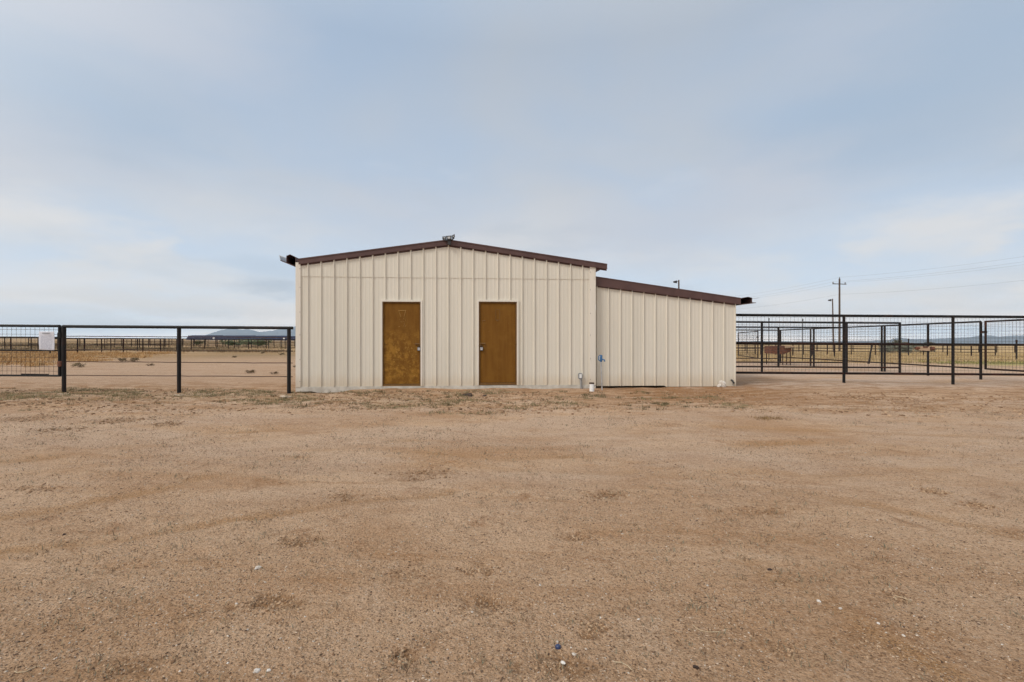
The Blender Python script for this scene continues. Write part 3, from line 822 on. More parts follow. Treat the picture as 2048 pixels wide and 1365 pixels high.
hasp(dw, A.u(838), zh1, 1); hasp(dp, A.u(963), zh2, -1)

# glue left by signs that were once stuck on the doors
mb = MB()
def stroke(m, pts, w=0.006):
    m.tube([A.S(px, py, -0.0085) for px, py in pts], w, 5)
stroke(mb, [(797, 621.5), (812, 621.5)], 0.009); stroke(mb, [(797.5, 621), (801.5, 634)]); stroke(mb, [(811.5, 621), (808, 634)])
for i in range(26):
    q = random.Random(i); y = 634 + 20 * q.random(); x = 804.5 + q.uniform(-7, 7)
    stroke(mb, [(x, y), (x + q.uniform(-1.2, 1.2), y + q.uniform(-0.8, 0.8))], 0.005)
mb.build('glue_marks', M['residue'], dw)
mb = MB()
stroke(mb, [(991.5, 619.5), (999, 619.5)], 0.005); stroke(mb, [(991.5, 619.5), (991.5, 640)], 0.005); stroke(mb, [(999, 619.5), (999, 640)], 0.005)
stroke(mb, [(991.5, 640), (999, 640)], 0.006); stroke(mb, [(992.5, 641.8), (997, 641.8)], 0.010); stroke(mb, [(964.5, 641.8), (971, 641.8)], 0.010)
mb.build('glue_marks', M['residue_edge_shade'], dp)

# padlocks hanging on the hasps
def padlock(px, py, label):
    c = A.S(px, py, 0.03)
    r = thing('padlock', label, 'padlock', c, 'padlocks on the shed doors')
    u, z = A.u(px), A.z(px, py)
    m = MB()
    m.hexa([A.W(u - 0.03, 0.042, z - 0.045), A.W(u + 0.03, 0.042, z - 0.045), A.W(u + 0.03, 0.018, z - 0.045), A.W(u - 0.03, 0.018, z - 0.045),
            A.W(u - 0.034, 0.042, z + 0.022), A.W(u + 0.034, 0.042, z + 0.022), A.W(u + 0.034, 0.018, z + 0.022), A.W(u - 0.034, 0.018, z + 0.022)])
    m.build('body', M['steel'], r)
    m = MB(); m.tube([A.W(u + 0.022 * math.cos(a), 0.03, z + 0.022 + 0.045 * math.sin(a)) for a in np.linspace(0, math.pi, 9)], 0.006, 6)
    m.build('shackle', M['black'], r)
    m = MB(); m.hexa([A.W(u - 0.042, 0.0165, z - 0.06), A.W(u + 0.042, 0.0165, z - 0.06), A.W(u + 0.042, -0.0095, z - 0.06), A.W(u - 0.042, -0.0095, z - 0.06),
                      A.W(u - 0.042, 0.0165, z + 0.035), A.W(u + 0.042, 0.0165, z + 0.035), A.W(u + 0.042, -0.0095, z + 0.035), A.W(u - 0.042, -0.0095, z + 0.035)])
    m.build('guard', M['black'], r)
padlock(838.3, 697.5, 'silver padlock hanging on the hasp of the peeling door')
padlock(963.0, 697.0, 'silver padlock hanging on the hasp of the smooth door')

# ---- lean-to
LR = B.u(1471.5)
def ltop(u):
    ua, ub = B.u(1191), B.u(1478)
    za, zb = B.z(1191, 554.5), B.z(1478, 597)
    return za + (zb - za) * (u - ua) / (ub - ua)
lribs = list(np.linspace(B.u(1194.8), B.u(1471.3), 13)); lribs = [lribs[0] - (lribs[1] - lribs[0])] + lribs
zlb = B.z(1250, 772.2)
siding(B, lribs, B.u(1191) + 0.01, LR, lambda u: zlb - (0.03 if u > B.u(1330) else 0.0), lambda u: ltop(u) - 0.14).build('lean_to_wall', M['siding'], shed)
TL = 0.235
def trim_l():
    ua, ub = B.u(1191) - 0.03, B.u(1479)
    mb = MB()
    th_a, th_b = TL, B.z(1471, 597) - B.z(1471, 609.5)
    za, zb = ltop(ua), ltop(ub)
    mb.prism([B.W(ua, 0.062, za - th_a), B.W(ub, 0.062, zb - th_b), B.W(ub, 0.062, zb), B.W(ua, 0.062, za)], -nV * 0.022)
    mb.prism([B.W(ua, 0.070, za - 0.018), B.W(ub, 0.070, zb - 0.018), B.W(ub, 0.070, zb + 0.008), B.W(ua, 0.070, za + 0.008)], -nV * 0.03)
    mb.prism([B.W(ua, 0.0185, za - th_a - 0.022), B.W(LR - 0.01, 0.0185, zb - th_b - 0.022), B.W(LR - 0.01, 0.0185, zb - th_b + 0.02), B.W(ua, 0.0185, za - th_a + 0.02)], -nV * 0.010)  # dark closure strip, stands in for the shaded gap under the trim
    mb.build('lean_to_trim', M['brown'], shed)
trim_l()
ua, ub = B.u(1191) + 0.0, B.u(1473)
za, zb = ltop(ua) - 0.012, ltop(ub) - 0.012
MB().hexa([B.W(ua, 0.035, za - 0.04), B.W(ub, 0.035, zb - 0.04), B.W(ub, -DEPTH + 0.5, zb - 0.04), B.W(ua, -DEPTH + 0.5, za - 0.04),
           B.W(ua, 0.035, za), B.W(ub, 0.035, zb), B.W(ub, -DEPTH + 0.5, zb), B.W(ua, -DEPTH + 0.5, za)]).build('lean_to_roof', M['brown'], shed)
g2 = gutter(B, [(1472, 610.5), (1472, 600), (1481, 597.2), (1495, 594.2), (1503, 596.3), (1503, 606.2)])
mb = MB(); mb.prism([B.S(1503, 606.4, 0.03), B.S(1503, 605.2, 0.03), B.S(1511, 605.8, 0.03), B.S(1511, 606.6, 0.03)], -nV * 5.5); mb.build('gutter_flange', M['brown'], g2)
mb = MB(); mb.prism([B.S(1503.2, 598.6, 0.03), B.S(1503.2, 597.6, 0.03), B.S(1517, 596.0, 0.03), B.S(1517, 596.7, 0.03)], -nV * 0.05)
mb.build('gutter_lip', M['galv'], g2)
zr2 = ltop(LR) - 0.2
mb = MB()
mb.hexa([B.W(LR - 0.03, -0.02, zlb - 0.03), B.W(LR - 0.002, -0.02, zlb - 0.03), B.W(LR - 0.002, -DEPTH + 0.6, zlb - 0.03), B.W(LR - 0.03, -DEPTH + 0.6, zlb - 0.03),
         B.W(LR - 0.03, -0.02, zr2), B.W(LR - 0.002, -0.02, zr2), B.W(LR - 0.002, -DEPTH + 0.6, zr2), B.W(LR - 0.03, -DEPTH + 0.6, zr2)])
mb.prism([B.W(0.0, -DEPTH + 0.58, zlb), B.W(LR - 0.04, -DEPTH + 0.58, zlb), B.W(LR - 0.04, -DEPTH + 0.58, zr2), B.W(0.0, -DEPTH + 0.58, zr2 + 0.4)], nV * 0.02)
mb.build('lean_to_side_wall', M['siding'], shed)

# floodlight at the ridge
fl = thing('floodlight', 'small black three-panel security floodlight at the ridge of the shed', 'floodlight', A.S(899, 488, 0.12))
m = MB()
m.hexa([A.W(A.u(896), 0.13, A.z(897, 491.5)), A.W(A.u(902), 0.13, A.z(897, 491.5)), A.W(A.u(902), 0.067, A.z(897, 491.5)), A.W(A.u(896), 0.067, A.z(897, 491.5)),
        A.W(A.u(895.5), 0.13, A.z(897, 482)), A.W(A.u(902.5), 0.13, A.z(897, 482)), A.W(A.u(902.5), 0.067, A.z(897, 482)), A.W(A.u(895.5), 0.067, A.z(897, 482))])
m.tube([A.S(885.5, 479.5, 0.12), A.S(890, 483.2, 0.12), A.S(898, 484, 0.12)], 0.014, 8)
m.tube([A.S(900, 484, 0.12), A.S(906, 481, 0.12), A.S(909, 478, 0.12)], 0.014, 8)
m.build('bracket', M['black'], fl)
def head(pts, v, inset):
    fr_ = MB(); fr_.prism([A.S(x, y, v) for x, y in pts], -nV * 0.035)
    h_ = fr_.build('lamp_head', M['black'], fl)
    cx_, cy_ = sum(p[0] for p in pts) / 4, sum(p[1] for p in pts) / 4
    MB().prism([A.S(cx_ + (x - cx_) * inset, cy_ + (y - cy_) * inset, v + 0.004) for x, y in pts], -nV * 0.003).build('lens', M['lens'], h_)
head([(892.3, 475.2), (903.8, 474.2), (903.6, 482.3), (894.8, 482.4)], 0.16, 0.55)
head([(884.8, 476.0), (892.0, 475.3), (894.0, 482.2), (886.4, 479.8)], 0.13, 0.42)
head([(904.3, 474.0), (909.4, 470.6), (910.2, 475.5), (905.0, 481.0)], 0.13, 0.35)

# outlet box with two conduits
ob = thing('outlet_box', 'grey weatherproof outlet box on two conduits against the cream shed wall', 'outlet box', A.S(1161.5, 779, 0.06))
m = MB(); pts = [(1155.8, 748), (1157.2, 746.6), (1162, 746.6), (1163.4, 748), (1163.4, 756.5), (1162, 758), (1157.2, 758), (1155.8, 756.5)]
m.prism([A.S(x, y, 0.085) for x, y in pts], -nV * 0.055); m.build('box', M['grey'], ob)
MB().prism([A.S(x, y, 0.094) for x, y in ((1157.3, 748.3), (1161.9, 748.3), (1161.9, 756), (1157.3, 756))], -nV * 0.010).build('cover', M['white'], ob)
MB().tube([A.S(1159, 758, 0.06), A.S(1160.2, 768, 0.06), A.S(1161, 781, 0.06)], 0.014, 8).build('conduit', M['galv'], ob)
MB().tube([A.S(1161.8, 758, 0.06), A.S(1162.6, 770, 0.06), A.S(1164, 781, 0.06)], 0.010, 8).build('conduit', M['grey'], ob)

# white pipe stub with dark cap
c = P(1183.8, 785, 11.75)
ps = thing('pipe_stub', 'short white plastic pipe with dark cap standing at the shed corner', 'pipe', (c.x, c.y, gz(c.x, c.y)))
zt = P(1183, 768.2, c.y).z
m = MB(); m.tube([(c.x, c.y, -0.10), (c.x, c.y, zt)], 0.059, 20); m.build('pipe', M['white'], ps)
m = MB(); m.tube([(c.x - 0.006, c.y, zt + 0.001), (c.x - 0.006, c.y, zt + 0.032)], 0.063, 20); m.build('cap', M['darkscrap'], ps)

# yard hydrant
hy0 = P(1204, 783, 11.95)
hy = thing('yard_hydrant', 'blue headed yard hydrant on a thin galvanised standpipe before the lean-to', 'hydrant', (hy0.x, hy0.y, gz(hy0.x, hy0.y)))
Dh = hy0.y
m = MB(); m.tube([P(1204.3, 790, Dh), P(1203, 750, Dh), P(1202, 723, Dh)], 0.017, 10); m.build('standpipe', M['galv'], hy)
m = MB()
m.tube([P(1202, 724.5, Dh), P(1202.3, 719, Dh), P(1202.4, 714, Dh), P(1203, 711, Dh)], [0.022, 0.034, 0.030, 0.024], 10)
m.tube([P(1202, 720.5, Dh), P(1206, 719.3, Dh - 0.03), P(1208.6, 720.6, Dh - 0.05), P(1209.3, 723.6, Dh - 0.06)], [0.020, 0.018, 0.017, 0.016], 8)
m.build('head', M['blue'], hy)
m = MB(); m.tube([P(1203.5, 711.2, Dh), P(1199, 711, Dh), P(1197.2, 713, Dh), P(1196.6, 719.5, Dh), P(1198.6, 721.5, Dh), P(1202, 723, Dh)], 0.011, 8); m.build('handle', M['blue'], hy)
m = MB(); m.prism([P(1198.3, 713, Dh + 0.01), P(1200.6, 713, Dh + 0.01), P(1200.6, 720, Dh + 0.01), P(1198.3, 719.5, Dh + 0.01)], (0, 0.006, 0)); m.build('tag', M['white'], hy)

# pale rock and black pipe end at the foot of the lean-to
c = B.S(1440, 770, 0.10)
rk = MB(); rk.blob((c.x, c.y, c.z + 0.02), 0.105, 0.06, 0.10, 5, 0.22, 1); rk.blob((c.x - 0.07, c.y, c.z - 0.02), 0.07, 0.05, 0.05, 6, 0.2, 1)
tag(rk.build('rock', M['stone'], loc=(c.x, c.y, c.z - 0.05)), 'pale rock leaning against the foot of the lean-to wall', 'rock')
c = B.S(1464, 767, 0.05)
m = MB(); m.tube([B.S(1462.3, 760.5, 0.0), B.S(1462.6, 761, 0.05), B.S(1463.6, 764.5, 0.08), B.S(1465.3, 766.5, 0.09)], [0.02, 0.024, 0.024, 0.018], 8)
m.tube([B.S(1463.5, 764, 0.06), B.S(1463.9, 771.5, 0.06)], 0.009, 6)
tag(m.build('faucet', M['black'], loc=c), 'small black faucet low on the end of the lean-to wall', 'faucet')

# ------------------------------------------------------------------ fences
def mesh_grid(mb, a, b, z0a, z1a, z0b, z1b, cell=0.1016, r=0.0032):
    """welded wire square mesh between two uprights at a and b"""
    a, b = Vector(a), Vector(b); L = (b - a).length
    n = max(1, int(round(L / cell)))
    for i in range(1, n):
        t_ = i / n; p = a.lerp(b, t_)
        mb.tube([(p.x, p.y, z0a + (z0b - z0a) * t_), (p.x, p.y, z1a + (z1b - z1a) * t_)], r, 4, False)
    h = int((z1a - z0a) / cell)
    off = Vector((-(b - a).y, (b - a).x, 0)).normalized() * (r * 1.6)
    for k in range(1, h + 1):
        f_ = k * cell / (z1a - z0a)
        if f_ > 0.99: continue
        mb.tube([(a.x + off.x, a.y + off.y, z0a + (z1a - z0a) * f_), (b.x + off.x, b.y + off.y, z0b + (z1b - z0b) * f_)], r, 4, False)

def fence(label, pts, h_rails, posts, r_post=0.035, r_rail=0.028, mesh=None, group=None, mat='pipe', tilt=True, rod=0.0, name='pipe_fence', cell=0.1016, rods=(), wire_r=0.0023):
    """straight run from pts[0] to pts[1]; rails at heights above local plane; posts at given fractions"""
    a, b = Vector((*pts[0], 0)), Vector((*pts[1], 0))
    base = a.lerp(b, 0.5)
    ft = thing(name, label, 'fence', (base.x, base.y, gz(base.x, base.y)), group)
    za, zb = (h_rails['za'], h_rails['zb'])
    def at(f_, h): p = a.lerp(b, f_); return (p.x, p.y, za + (zb - za) * f_ + h)
    hs = h_rails['h']
    for i, h in enumerate(hs):
        top = i == len(hs) - 1
        MB().tube([at(0, h), at(1, h)], r_rail * (1.12 if top else 0.95), 10).build('top_rail' if top else 'rail', M['pipe' if top else 'rail'], ft)
    for f_ in posts:
        p = a.lerp(b, f_)
        m_ = MB(); m_.tube([(p.x, p.y, gz(p.x, p.y) - 0.12), (p.x, p.y, at(f_, hs[-1])[2] - r_rail * 0.3)], r_post, 12)
        m_.build('post', M[mat], ft)
    for h in rods:
        m_ = MB(); q = [Vector(at(k / 24, h)) + Vector((0, 0, 0.004 * random.uniform(-1, 1))) for k in range(25)]
        m_.tube(q, rod, 6); m_.build('rod', M['rod'], ft)
    if mesh:
        m_ = MB(); nrm = Vector((-(b - a).y, (b - a).x, 0)).normalized() * (r_rail + 0.006)
        if nrm.y > 0: nrm = -nrm
        A_, B_ = a + nrm, b + nrm
        mesh_grid(m_, A_, B_, at(0, mesh[0])[2], at(0, mesh[1])[2], at(1, mesh[0])[2], at(1, mesh[1])[2], cell, wire_r)
        m_.build('wire_mesh', M['wire'], ft)
    return ft

# fence before the yard, at the shed's outer corner: pipe rail with four thin rods
DL = 10.7
def zL(px, py): return P(px, py, DL).z
xa, xb = P(128, 0, DL).x, P(585.5, 0, DL).x
lf = fence('low dark pipe rail fence with three posts ending at the shed corner', ((xa - 0.02, DL), (xb, DL)),
           {'za': zL(128, 682.5) - 1.2, 'zb': zL(585, 685.6) - 1.2, 'h': [1.2 + (682.5 - 653.3) / F * DL]},
           [0.004, (P(359, 0, DL).x - xa) / (xb - xa), (P(578, 0, DL).x - xa) / (xb - xa)],
           r_post=0.040, r_rail=0.031, rod=0.0095,
           rods=[1.2 - (py - 682.5) / F * DL for py in (672.6, 699.3, 723.6, 750.8)])
# wire mesh gate hung on its first post
gt = thing('mesh_gate', 'dark pipe gate of square wire mesh with a paper notice tied on', 'gate', (P(60, 0, DL).x, DL, gz(P(60, 0, DL).x, DL)))
xg0, xg1 = P(-150, 0, DL).x, P(119.5, 0, DL).x
tl = 0.0068
def gp(x, py): return (x, DL, zL(119.5, py) + tl * (xg1 - x))
m = MB()
m.tube([gp(xg0, 652.6), gp(xg1, 652.6)], 0.030, 10); m.tube([gp(xg0, 752), gp(xg1, 752)], 0.022, 10)
m.tube([gp(xg1, 651.2), gp(xg1, 753.5)], 0.031, 10); m.tube([gp(xg0, 651.2), gp(xg0, 753.5)], 0.031, 10)
m.build('frame', M['pipe'], gt)
for py, r_ in ((675.3, 0.013), (701.8, 0.017)):
    MB().tube([gp(xg0, py), gp(xg1, py)], r_, 8).build('rail', M['pipe'], gt)
m = MB(); mesh_grid(m, (xg0, DL - 0.035, 0), (xg1, DL - 0.035, 0), gp(xg0, 752)[2], gp(xg0, 652.6)[2], gp(xg1, 752)[2], gp(xg1, 652.6)[2], 0.1016, 0.0034)
m.build('wire_mesh', M['wire'], gt)
m = MB(); m.tube([gp(P(43, 0, DL).x, 749.3), gp(P(96.5, 0, DL).x, 749.8)], 0.014, 8); m.build('bottom_bar', M['rail'], gt)
for py in (671, 728):
    m = MB(); q = gp(xg1 + 0.02, py); m.box((q[0] - 0.035, DL - 0.045, q[2] - 0.055), (q[0] + 0.055, DL - 0.036, q[2] + 0.055))
    m.tube([(q[0] + 0.022, DL - 0.035, q[2] - 0.06), (q[0] + 0.022, DL - 0.035, q[2] + 0.06)], 0.02, 8)
    m.build('hinge', M['rust' if py > 700 else 'pipe'], gt)

# paper notice on the gate, slightly curled
nx0, nx1 = P(82, 0, DL).x, P(113.5, 0, DL).x
nz0, nz1 = zL(98, 701), zL(98, 663.5)
m = MB(); N1, N2 = 16, 20; vs = []
for j in range(N2 + 1):
    for i in range(N1 + 1):
        u_, v_ = i / N1, j / N2
        curl = 0.018 * (1 - u_) ** 2 * (1 - v_) + 0.006 * math.sin(3 * u_ + 4 * v_)
        vs.append((nx0 + (nx1 - nx0) * u_ + 0.035 * (1 - v_) * (1 - u_) ** 2 * 1.0, DL - 0.055 - curl, nz0 + (nz1 - nz0) * v_ + 0.012 * (1 - u_) ** 2 * (1 - v_)))
for j in range(N2):
    for i in range(N1):
        q = j * (N1 + 1) + i
        inside = 2 <= i < N1 - 2 and 1 <= j < N2 - 4
        m.col = (0, 0, 0) if inside else (1, 1, 1)
        if not m.v: m.add(vs, [])
        m.f.append((q, q + 1, q + N1 + 2, q + N1 + 1)); m.sm.append(True); m.c.append(m.col)
ntc = thing('paper_notice', 'white printed paper notice in a clear sleeve fixed to the mesh gate', 'notice', ((nx0 + nx1) / 2, DL - 0.06, nz0))
sh = m.build('sheet', M['notice'], ntc)
sol = sh.modifiers.new('thickness', 'SOLIDIFY'); sol.thickness = 0.002
xw = (nx1 - nx0)
MB().box((nx0 + xw * 0.26, DL - 0.0665, nz1 - 0.045), (nx0 + xw * 0.74, DL - 0.0652, nz1 - 0.030)).build('heading', M['ink'], ntc)

# corral on the far side of the lean-to: square grid of mesh panels
DA, DB, DD, DE, XC = 13.3, 17.8, 20.8, 25.8, 14.3
def zrow(D, py, px):
    return P(px, py, D).z
zA0 = zrow(DA, 632, 1688) + 0.0068 * (9.13 - 6.12); zA1 = zrow(DA, 632, 1688) - 0.0068 * (18.2 - 9.13)
LA = 18.2 - 6.12
fence('tall rusty mesh panel fence running on from the lean-to corner', ((6.12, DA), (18.2, DA)), {'za': zA0 - 1.9, 'zb': zA1 - 1.9, 'h': [0.315, 1.133, 1.9]},
      [(9.13 - 6.12) / LA, (12.13 - 6.12) / LA, (15.15 - 6.12) / LA, 0.995], r_post=0.036, r_rail=0.034, mesh=(0.315, 1.9), name='mesh_fence', group='corral mesh fences')
zB = zrow(DB, 644.8, 1524)
fence('second mesh fence of the corral, parallel behind the nearest one', ((6.3, DB), (XC, DB)), {'za': zB - 1.9 + 0.019, 'zb': zB - 1.9 - 0.035, 'h': [0.26, 1.10, 1.9]},
      [0.0, (9.2 - 6.3) / 8, (12.32 - 6.3) / 8, 0.997], r_post=0.038, r_rail=0.031, mesh=(0.26, 1.9), name='mesh_fence', group='corral mesh fences')
fence('corral fence run from the front corner gate straight back', ((XC, 14.75), (XC, DE)), {'za': 0.0, 'zb': -0.01, 'h': [0.36, 1.08, 1.79]},
      [0.0, (16.62 - 14.75) / (DE - 14.75), (18.55 - 14.75) / (DE - 14.75), (18.70 - 14.75) / (DE - 14.75), (22.9 - 14.75) / (DE - 14.75), (23.15 - 14.75) / (DE - 14.75), 0.995], r_post=0.036, r_rail=0.026, mesh=(0.36, 1.79), name='mesh_fence', group='corral mesh fences')
fence('third corral cross fence, with a single post in view', ((6.3, DD), (XC, DD)), {'za': 0.02, 'zb': -0.02, 'h': [0.29, 1.80]},
      [0.0, 0.32, (11.46 - 6.3) / 8, 0.997], r_post=0.038, r_rail=0.03, name='mesh_fence', group='corral mesh fences')
fence('rearmost corral cross fence closing the grid of pens', ((6.3, DE), (XC, DE)), {'za': 0.02, 'zb': -0.02, 'h': [0.29, 1.80]},
      [0.0, 0.4, 0.7, 0.997], r_post=0.038, r_rail=0.028, mesh=(0.29, 1.80), name='mesh_fence', group='corral mesh fences')

def gate(label, p0, p1, z0, z1, mid=None):
    a, b = Vector((*p0, 0)), Vector((*p1, 0)); c = a.lerp(b, 0.5)
    g = thing('mesh_gate', label, 'gate', (c.x, c.y, gz(c.x, c.y)), 'corral gates')
    m = MB()
    for z in (z0, z1): m.tube([(a.x, a.y, z), (b.x, b.y, z)], 0.025, 8)
    for p in (a, b): m.tube([(p.x, p.y, z0 - 0.02), (p.x, p.y, z1 + 0.02)], 0.029, 10)
    m.build('frame', M['rail'], g)
    m = MB(); mesh_grid(m, a, b, z0, z1, z0, z1, 0.1016, 0.0023); m.build('wire_mesh', M['wire'], g)
    m = MB(); d = (a - b).normalized()
    m.box((a.x - 0.025, a.y - 0.03, z0 + (z1 - z0) * 0.755), (a.x + 0.025, a.y + 0.12, z0 + (z1 - z0) * 0.80)); m.build('latch', M['rail'], g)
    return g
gate('corral mesh gate beside the front corner post', (XC, 14.60), (XC, 13.42), 0.36, 1.79)
gate('rear corral mesh gate swung open beyond the last cross fence', (13.15, 25.85), (14.5, 31.0), 0.28, 1.72)

# rusty feed trough on legs, and its board
ft_ = thing('feed_trough', 'rusty brown feed trough on thin legs inside the corral', 'trough', (P(1565, 0, 23.6).x, 23.6, gz(P(1565, 0, 23.6).x, 23.6)))
m = MB(); Dt = 23.6
m.prism([P(1543.5, 693, Dt), P(1543.5, 708, Dt), P(1568, 709, Dt), P(1583, 703, Dt), P(1583, 692, Dt)], (0, 0.7, 0)); m.build('hopper', M['rust'], ft_)
for px in (1566.5, 1574.5, 1581.5):
    gx = P(px, 0, Dt).x
    MB().tube([(gx, Dt + 0.05, gz(gx, Dt) - 0.05), P(px, 703, Dt) + Vector((0, 0.05, 0))], 0.022, 8).build('leg', M['rail'], ft_)
gx = P(1546, 0, Dt).x; MB().tube([(gx, Dt + 0.6, gz(gx, Dt) - 0.05), (gx, Dt + 0.6, P(1546, 706, Dt).z)], 0.022, 8).build('leg', M['rail'], ft_)
m = MB(); m.prism([P(1571, 692.2, Dt - 0.1), P(1571, 696.8, Dt - 0.1), P(1578, 696.2, Dt - 0.1), P(1588.5, 695.2, Dt - 0.1), P(1588.5, 692, Dt - 0.1)], (0, 0.06, 0))
tag(m.build('wooden_board', M['wood'], loc=P(1579, 697, Dt - 0.1)), 'short pale board lying against the rusty feed trough', 'board')

# wooden block with rusty ends under the middle rail
c = P(1850, 697, DA - 0.06)
wb = thing('wooden_block', 'pale wooden block with rusty metal ends hung under the corral rail', 'block', c)
m = MB(); m.prism([P(1838, 693.3, c.y), P(1838, 701, c.y), P(1860, 702, c.y), P(1860, 693.8, c.y)], (0, 0.08, 0)); m.build('block', M['wood'], wb)
m = MB(); m.tube([P(1859.5, 697.6, c.y + 0.03), P(1867, 697.6, c.y + 0.03)], 0.058, 14); m.build('end_cap', M['rust'], wb)
m = MB(); m.tube([P(1831.5, 696.6, c.y + 0.03), P(1838.5, 696.6, c.y + 0.03)], 0.040, 12); m.build('end_cap', M['rust'], wb)
m = MB(); m.prism([P(1846.5, 693, c.y - 0.008), P(1846.5, 696, c.y - 0.008), P(1856, 696, c.y - 0.008), P(1856, 693, c.y - 0.008)], (0, 0.006, 0)); m.build('strap', M['rust'], wb)

# thin stakes and a leaning stake inside the pens
for px, top, D, lab in ((1538, 637.5, 30, 'tall thin steel stake beyond the corral, nearer the feed trough'), (1605.5, 639, 30, 'tall thin steel stake beyond the corral, nearer the light pole'),
                        (1817, 678.5, 44, 'short stout stake among grey scrub past the corral'), (2033, 681, 34, 'lone short stake in the golden field past the corral')):
    p = P(px, top, D)
    s = thing('stake', lab, 'stake', (p.x, p.y, gz(p.x, p.y)))
    MB().tube([(p.x, p.y, gz(p.x, p.y) - 0.1), (p.x, p.y, p.z)], 0.020 if D < 31 else 0.05, 8).build('shaft', M['pipe'], s)
    MB().tube([(p.x, p.y, p.z - 0.10), (p.x, p.y, p.z + 0.03)], 0.030 if D < 31 else 0.06, 8).build('tip', M['rail'], s)
p = P(1738, 728, 23.4)
ls = thing('leaning_stake', 'dark forked stake leaning in the corral pen', 'stake', (p.x, p.y, gz(p.x, p.y)))
MB().tube([P(1738, 728, 23.4), P(1741, 705, 23.4), P(1744.5, 690, 23.4)], 0.035, 8).build('shaft', M['pipe'], ls)
MB().tube([P(1738.5, 719, 23.4), P(1735, 727.5, 23.3)], 0.022, 6).build('prop', M['wire'], ls)

# far pens
def far_fence(label, a, b, n, h=1.2, rails=(0.35, 0.8), group='far pipe fences', rp=0.04, rr_=0.028, miss=0.0):
    a, b = Vector((*a, 0)), Vector((*b, 0)); c = a.lerp(b, 0.5)
    f_ = thing('pipe_fence', label, 'fence', (c.x, c.y, gz(c.x, c.y)), group)
    def g(t_): p = a.lerp(b, t_); return p.x, p.y, gz(p.x, p.y)
    rd = random.Random(n)
    for i in range(n + 1):
        x, y, z = g(i / n); q = rd.uniform(-0.02, 0.02)
        MB().tube([(x, y, z - 0.15), (x + q, y, z + h + rd.uniform(0, 0.03))], rp * rd.uniform(0.85, 1.2), 8).build('post', M['rail'], f_)
    for h_ in (*rails, h):
        MB().tube([Vector(g(k / 12)) + Vector((0, 0, h_)) for k in range(13)], rr_, 6).build('top_rail' if h_ == h else 'rail', M['rail'], f_)
    return f_
far_fence('long pipe fence of the empty pens past the dry grass', (-32, 33.5), (-32, 84), 24, 1.16, (0.3,))
far_fence('pipe fence crossing behind the dry grass at the near end of the empty pens', (-62, 45), (-32.4, 45), 12, 1.2, (0.55,))
far_fence('second cross fence of the empty pens, past the first', (-62, 62), (-18, 62), 20, 1.2, (0.4, 0.8))
far_fence('third cross fence of the empty pens, before the green bushes', (-62, 74), (-20, 74), 19, 1.2, (0.4, 0.8))
far_fence('inner fence of the empty pens running back between cross fences', (-44, 40), (-44, 84), 18, 1.2, (0.5,))
far_fence('farthest cross fence of the empty pens, past the green bushes', (-82, 100), (-26, 100), 24, 1.25, (0.4, 0.8))
far_fence('pipe rail fence in the golden field past the corral', (14, 46), (46, 46), 14, 0.95, (0.35, 0.65), rp=0.05)
far_fence('rail fence beyond the feed trough in the golden field', (24, 36), (24, 60), 9, 1.0, (0.5,), rp=0.05)
far_fence('long back fence of the golden field before the hills', (22, 66), (76, 66), 22, 1.1, (0.4, 0.75), rp=0.05)

# ------------------------------------------------------------------ poles and wires
def light_pole(label, px, top_py, D, lean=0.0, arm=-1):
    p = P(px, top_py, D); z0 = gz(p.x, p.y)
    o = thing('light_pole', label, 'light pole', (p.x, p.y, z0))
    MB().tube([(p.x + lean, p.y, z0 - 0.2), p], [0.10, 0.065], 10).build('pole', M['pole'], o)
    m = MB(); m.tube([(p.x, p.y, p.z - 0.12), (p.x + arm * 0.22, p.y, p.z - 0.16)], 0.03, 8); m.build('arm', M['grey'], o)
    m = MB(); x1 = p.x + arm * 0.2; s = arm * 0.30
    m.prism([(x1, p.y - 0.1, p.z - 0.30), (x1 + s, p.y - 0.1, p.z - 0.24), (x1 + s, p.y - 0.1, p.z - 0.12), (x1, p.y - 0.1, p.z - 0.05)], (0, 0.2, 0)); m.build('lamp_head', M['black'], o)
    return p
light_pole('wooden light pole with a small lamp, beside the taller utility pole', 1665, 598, 60, 0.15)
lp2 = light_pole('light pole whose top shows above the lean-to roof', 1357.5, 560.5, 46, 0.05)

def utility_pole(label, x, y, ztop, arm_dir):
    z0 = gz(x, y); o = thing('utility_pole', label, 'utility pole', (x, y, z0), 'power poles of one line')
    MB().tube([(x, y, z0 - 0.3), (x, y, ztop)], [0.15, 0.11], 12).build('pole', M['pole'], o)
    d = Vector(arm_dir).normalized(); tips = []
    m = MB(); c = Vector((x, y, ztop - 0.78))
    m.tube([c - d * 1.25, c + d * 1.25], 0.06, 6); m.build('crossarm', M['pole'], o)
    for s in (-1.2, 1.05):
        q = c + d * s
        MB().tube([q + Vector((0, 0, 0.04)), q + Vector((0, 0, 0.14)), q + Vector((0, 0, 0.30))], [0.05, 0.09, 0.05], 8).build('insulator', M['grey'], o)
        tips.append(q + Vector((0, 0, 0.28)))
    MB().tube([(x, y, ztop - 0.02), (x, y, ztop + 0.12), (x + 0.02, y, ztop + 0.24)], [0.05, 0.08, 0.05], 8).build('insulator', M['grey'], o)
    tips.append(Vector((x, y, ztop + 0.22)))
    tips.append(Vector((x + 0.11, y, ztop - 2.3)))
    return tips
U1 = P(1679, 558, 72)
t1 = utility_pole('tall wooden utility pole with a crossarm beyond the corral', U1.x, 72, U1.z, (1, 0.25, 0))
t2 = utility_pole('farther utility pole behind the lean-to roof', U1.x - 8.6, 104, U1.z - 0.5, (1, 0.25, 0))
t0 = utility_pole('nearest utility pole of the line, past the edge of the corral', U1.x + 8.8, 40, U1.z + 0.0, (1, 0.25, 0))
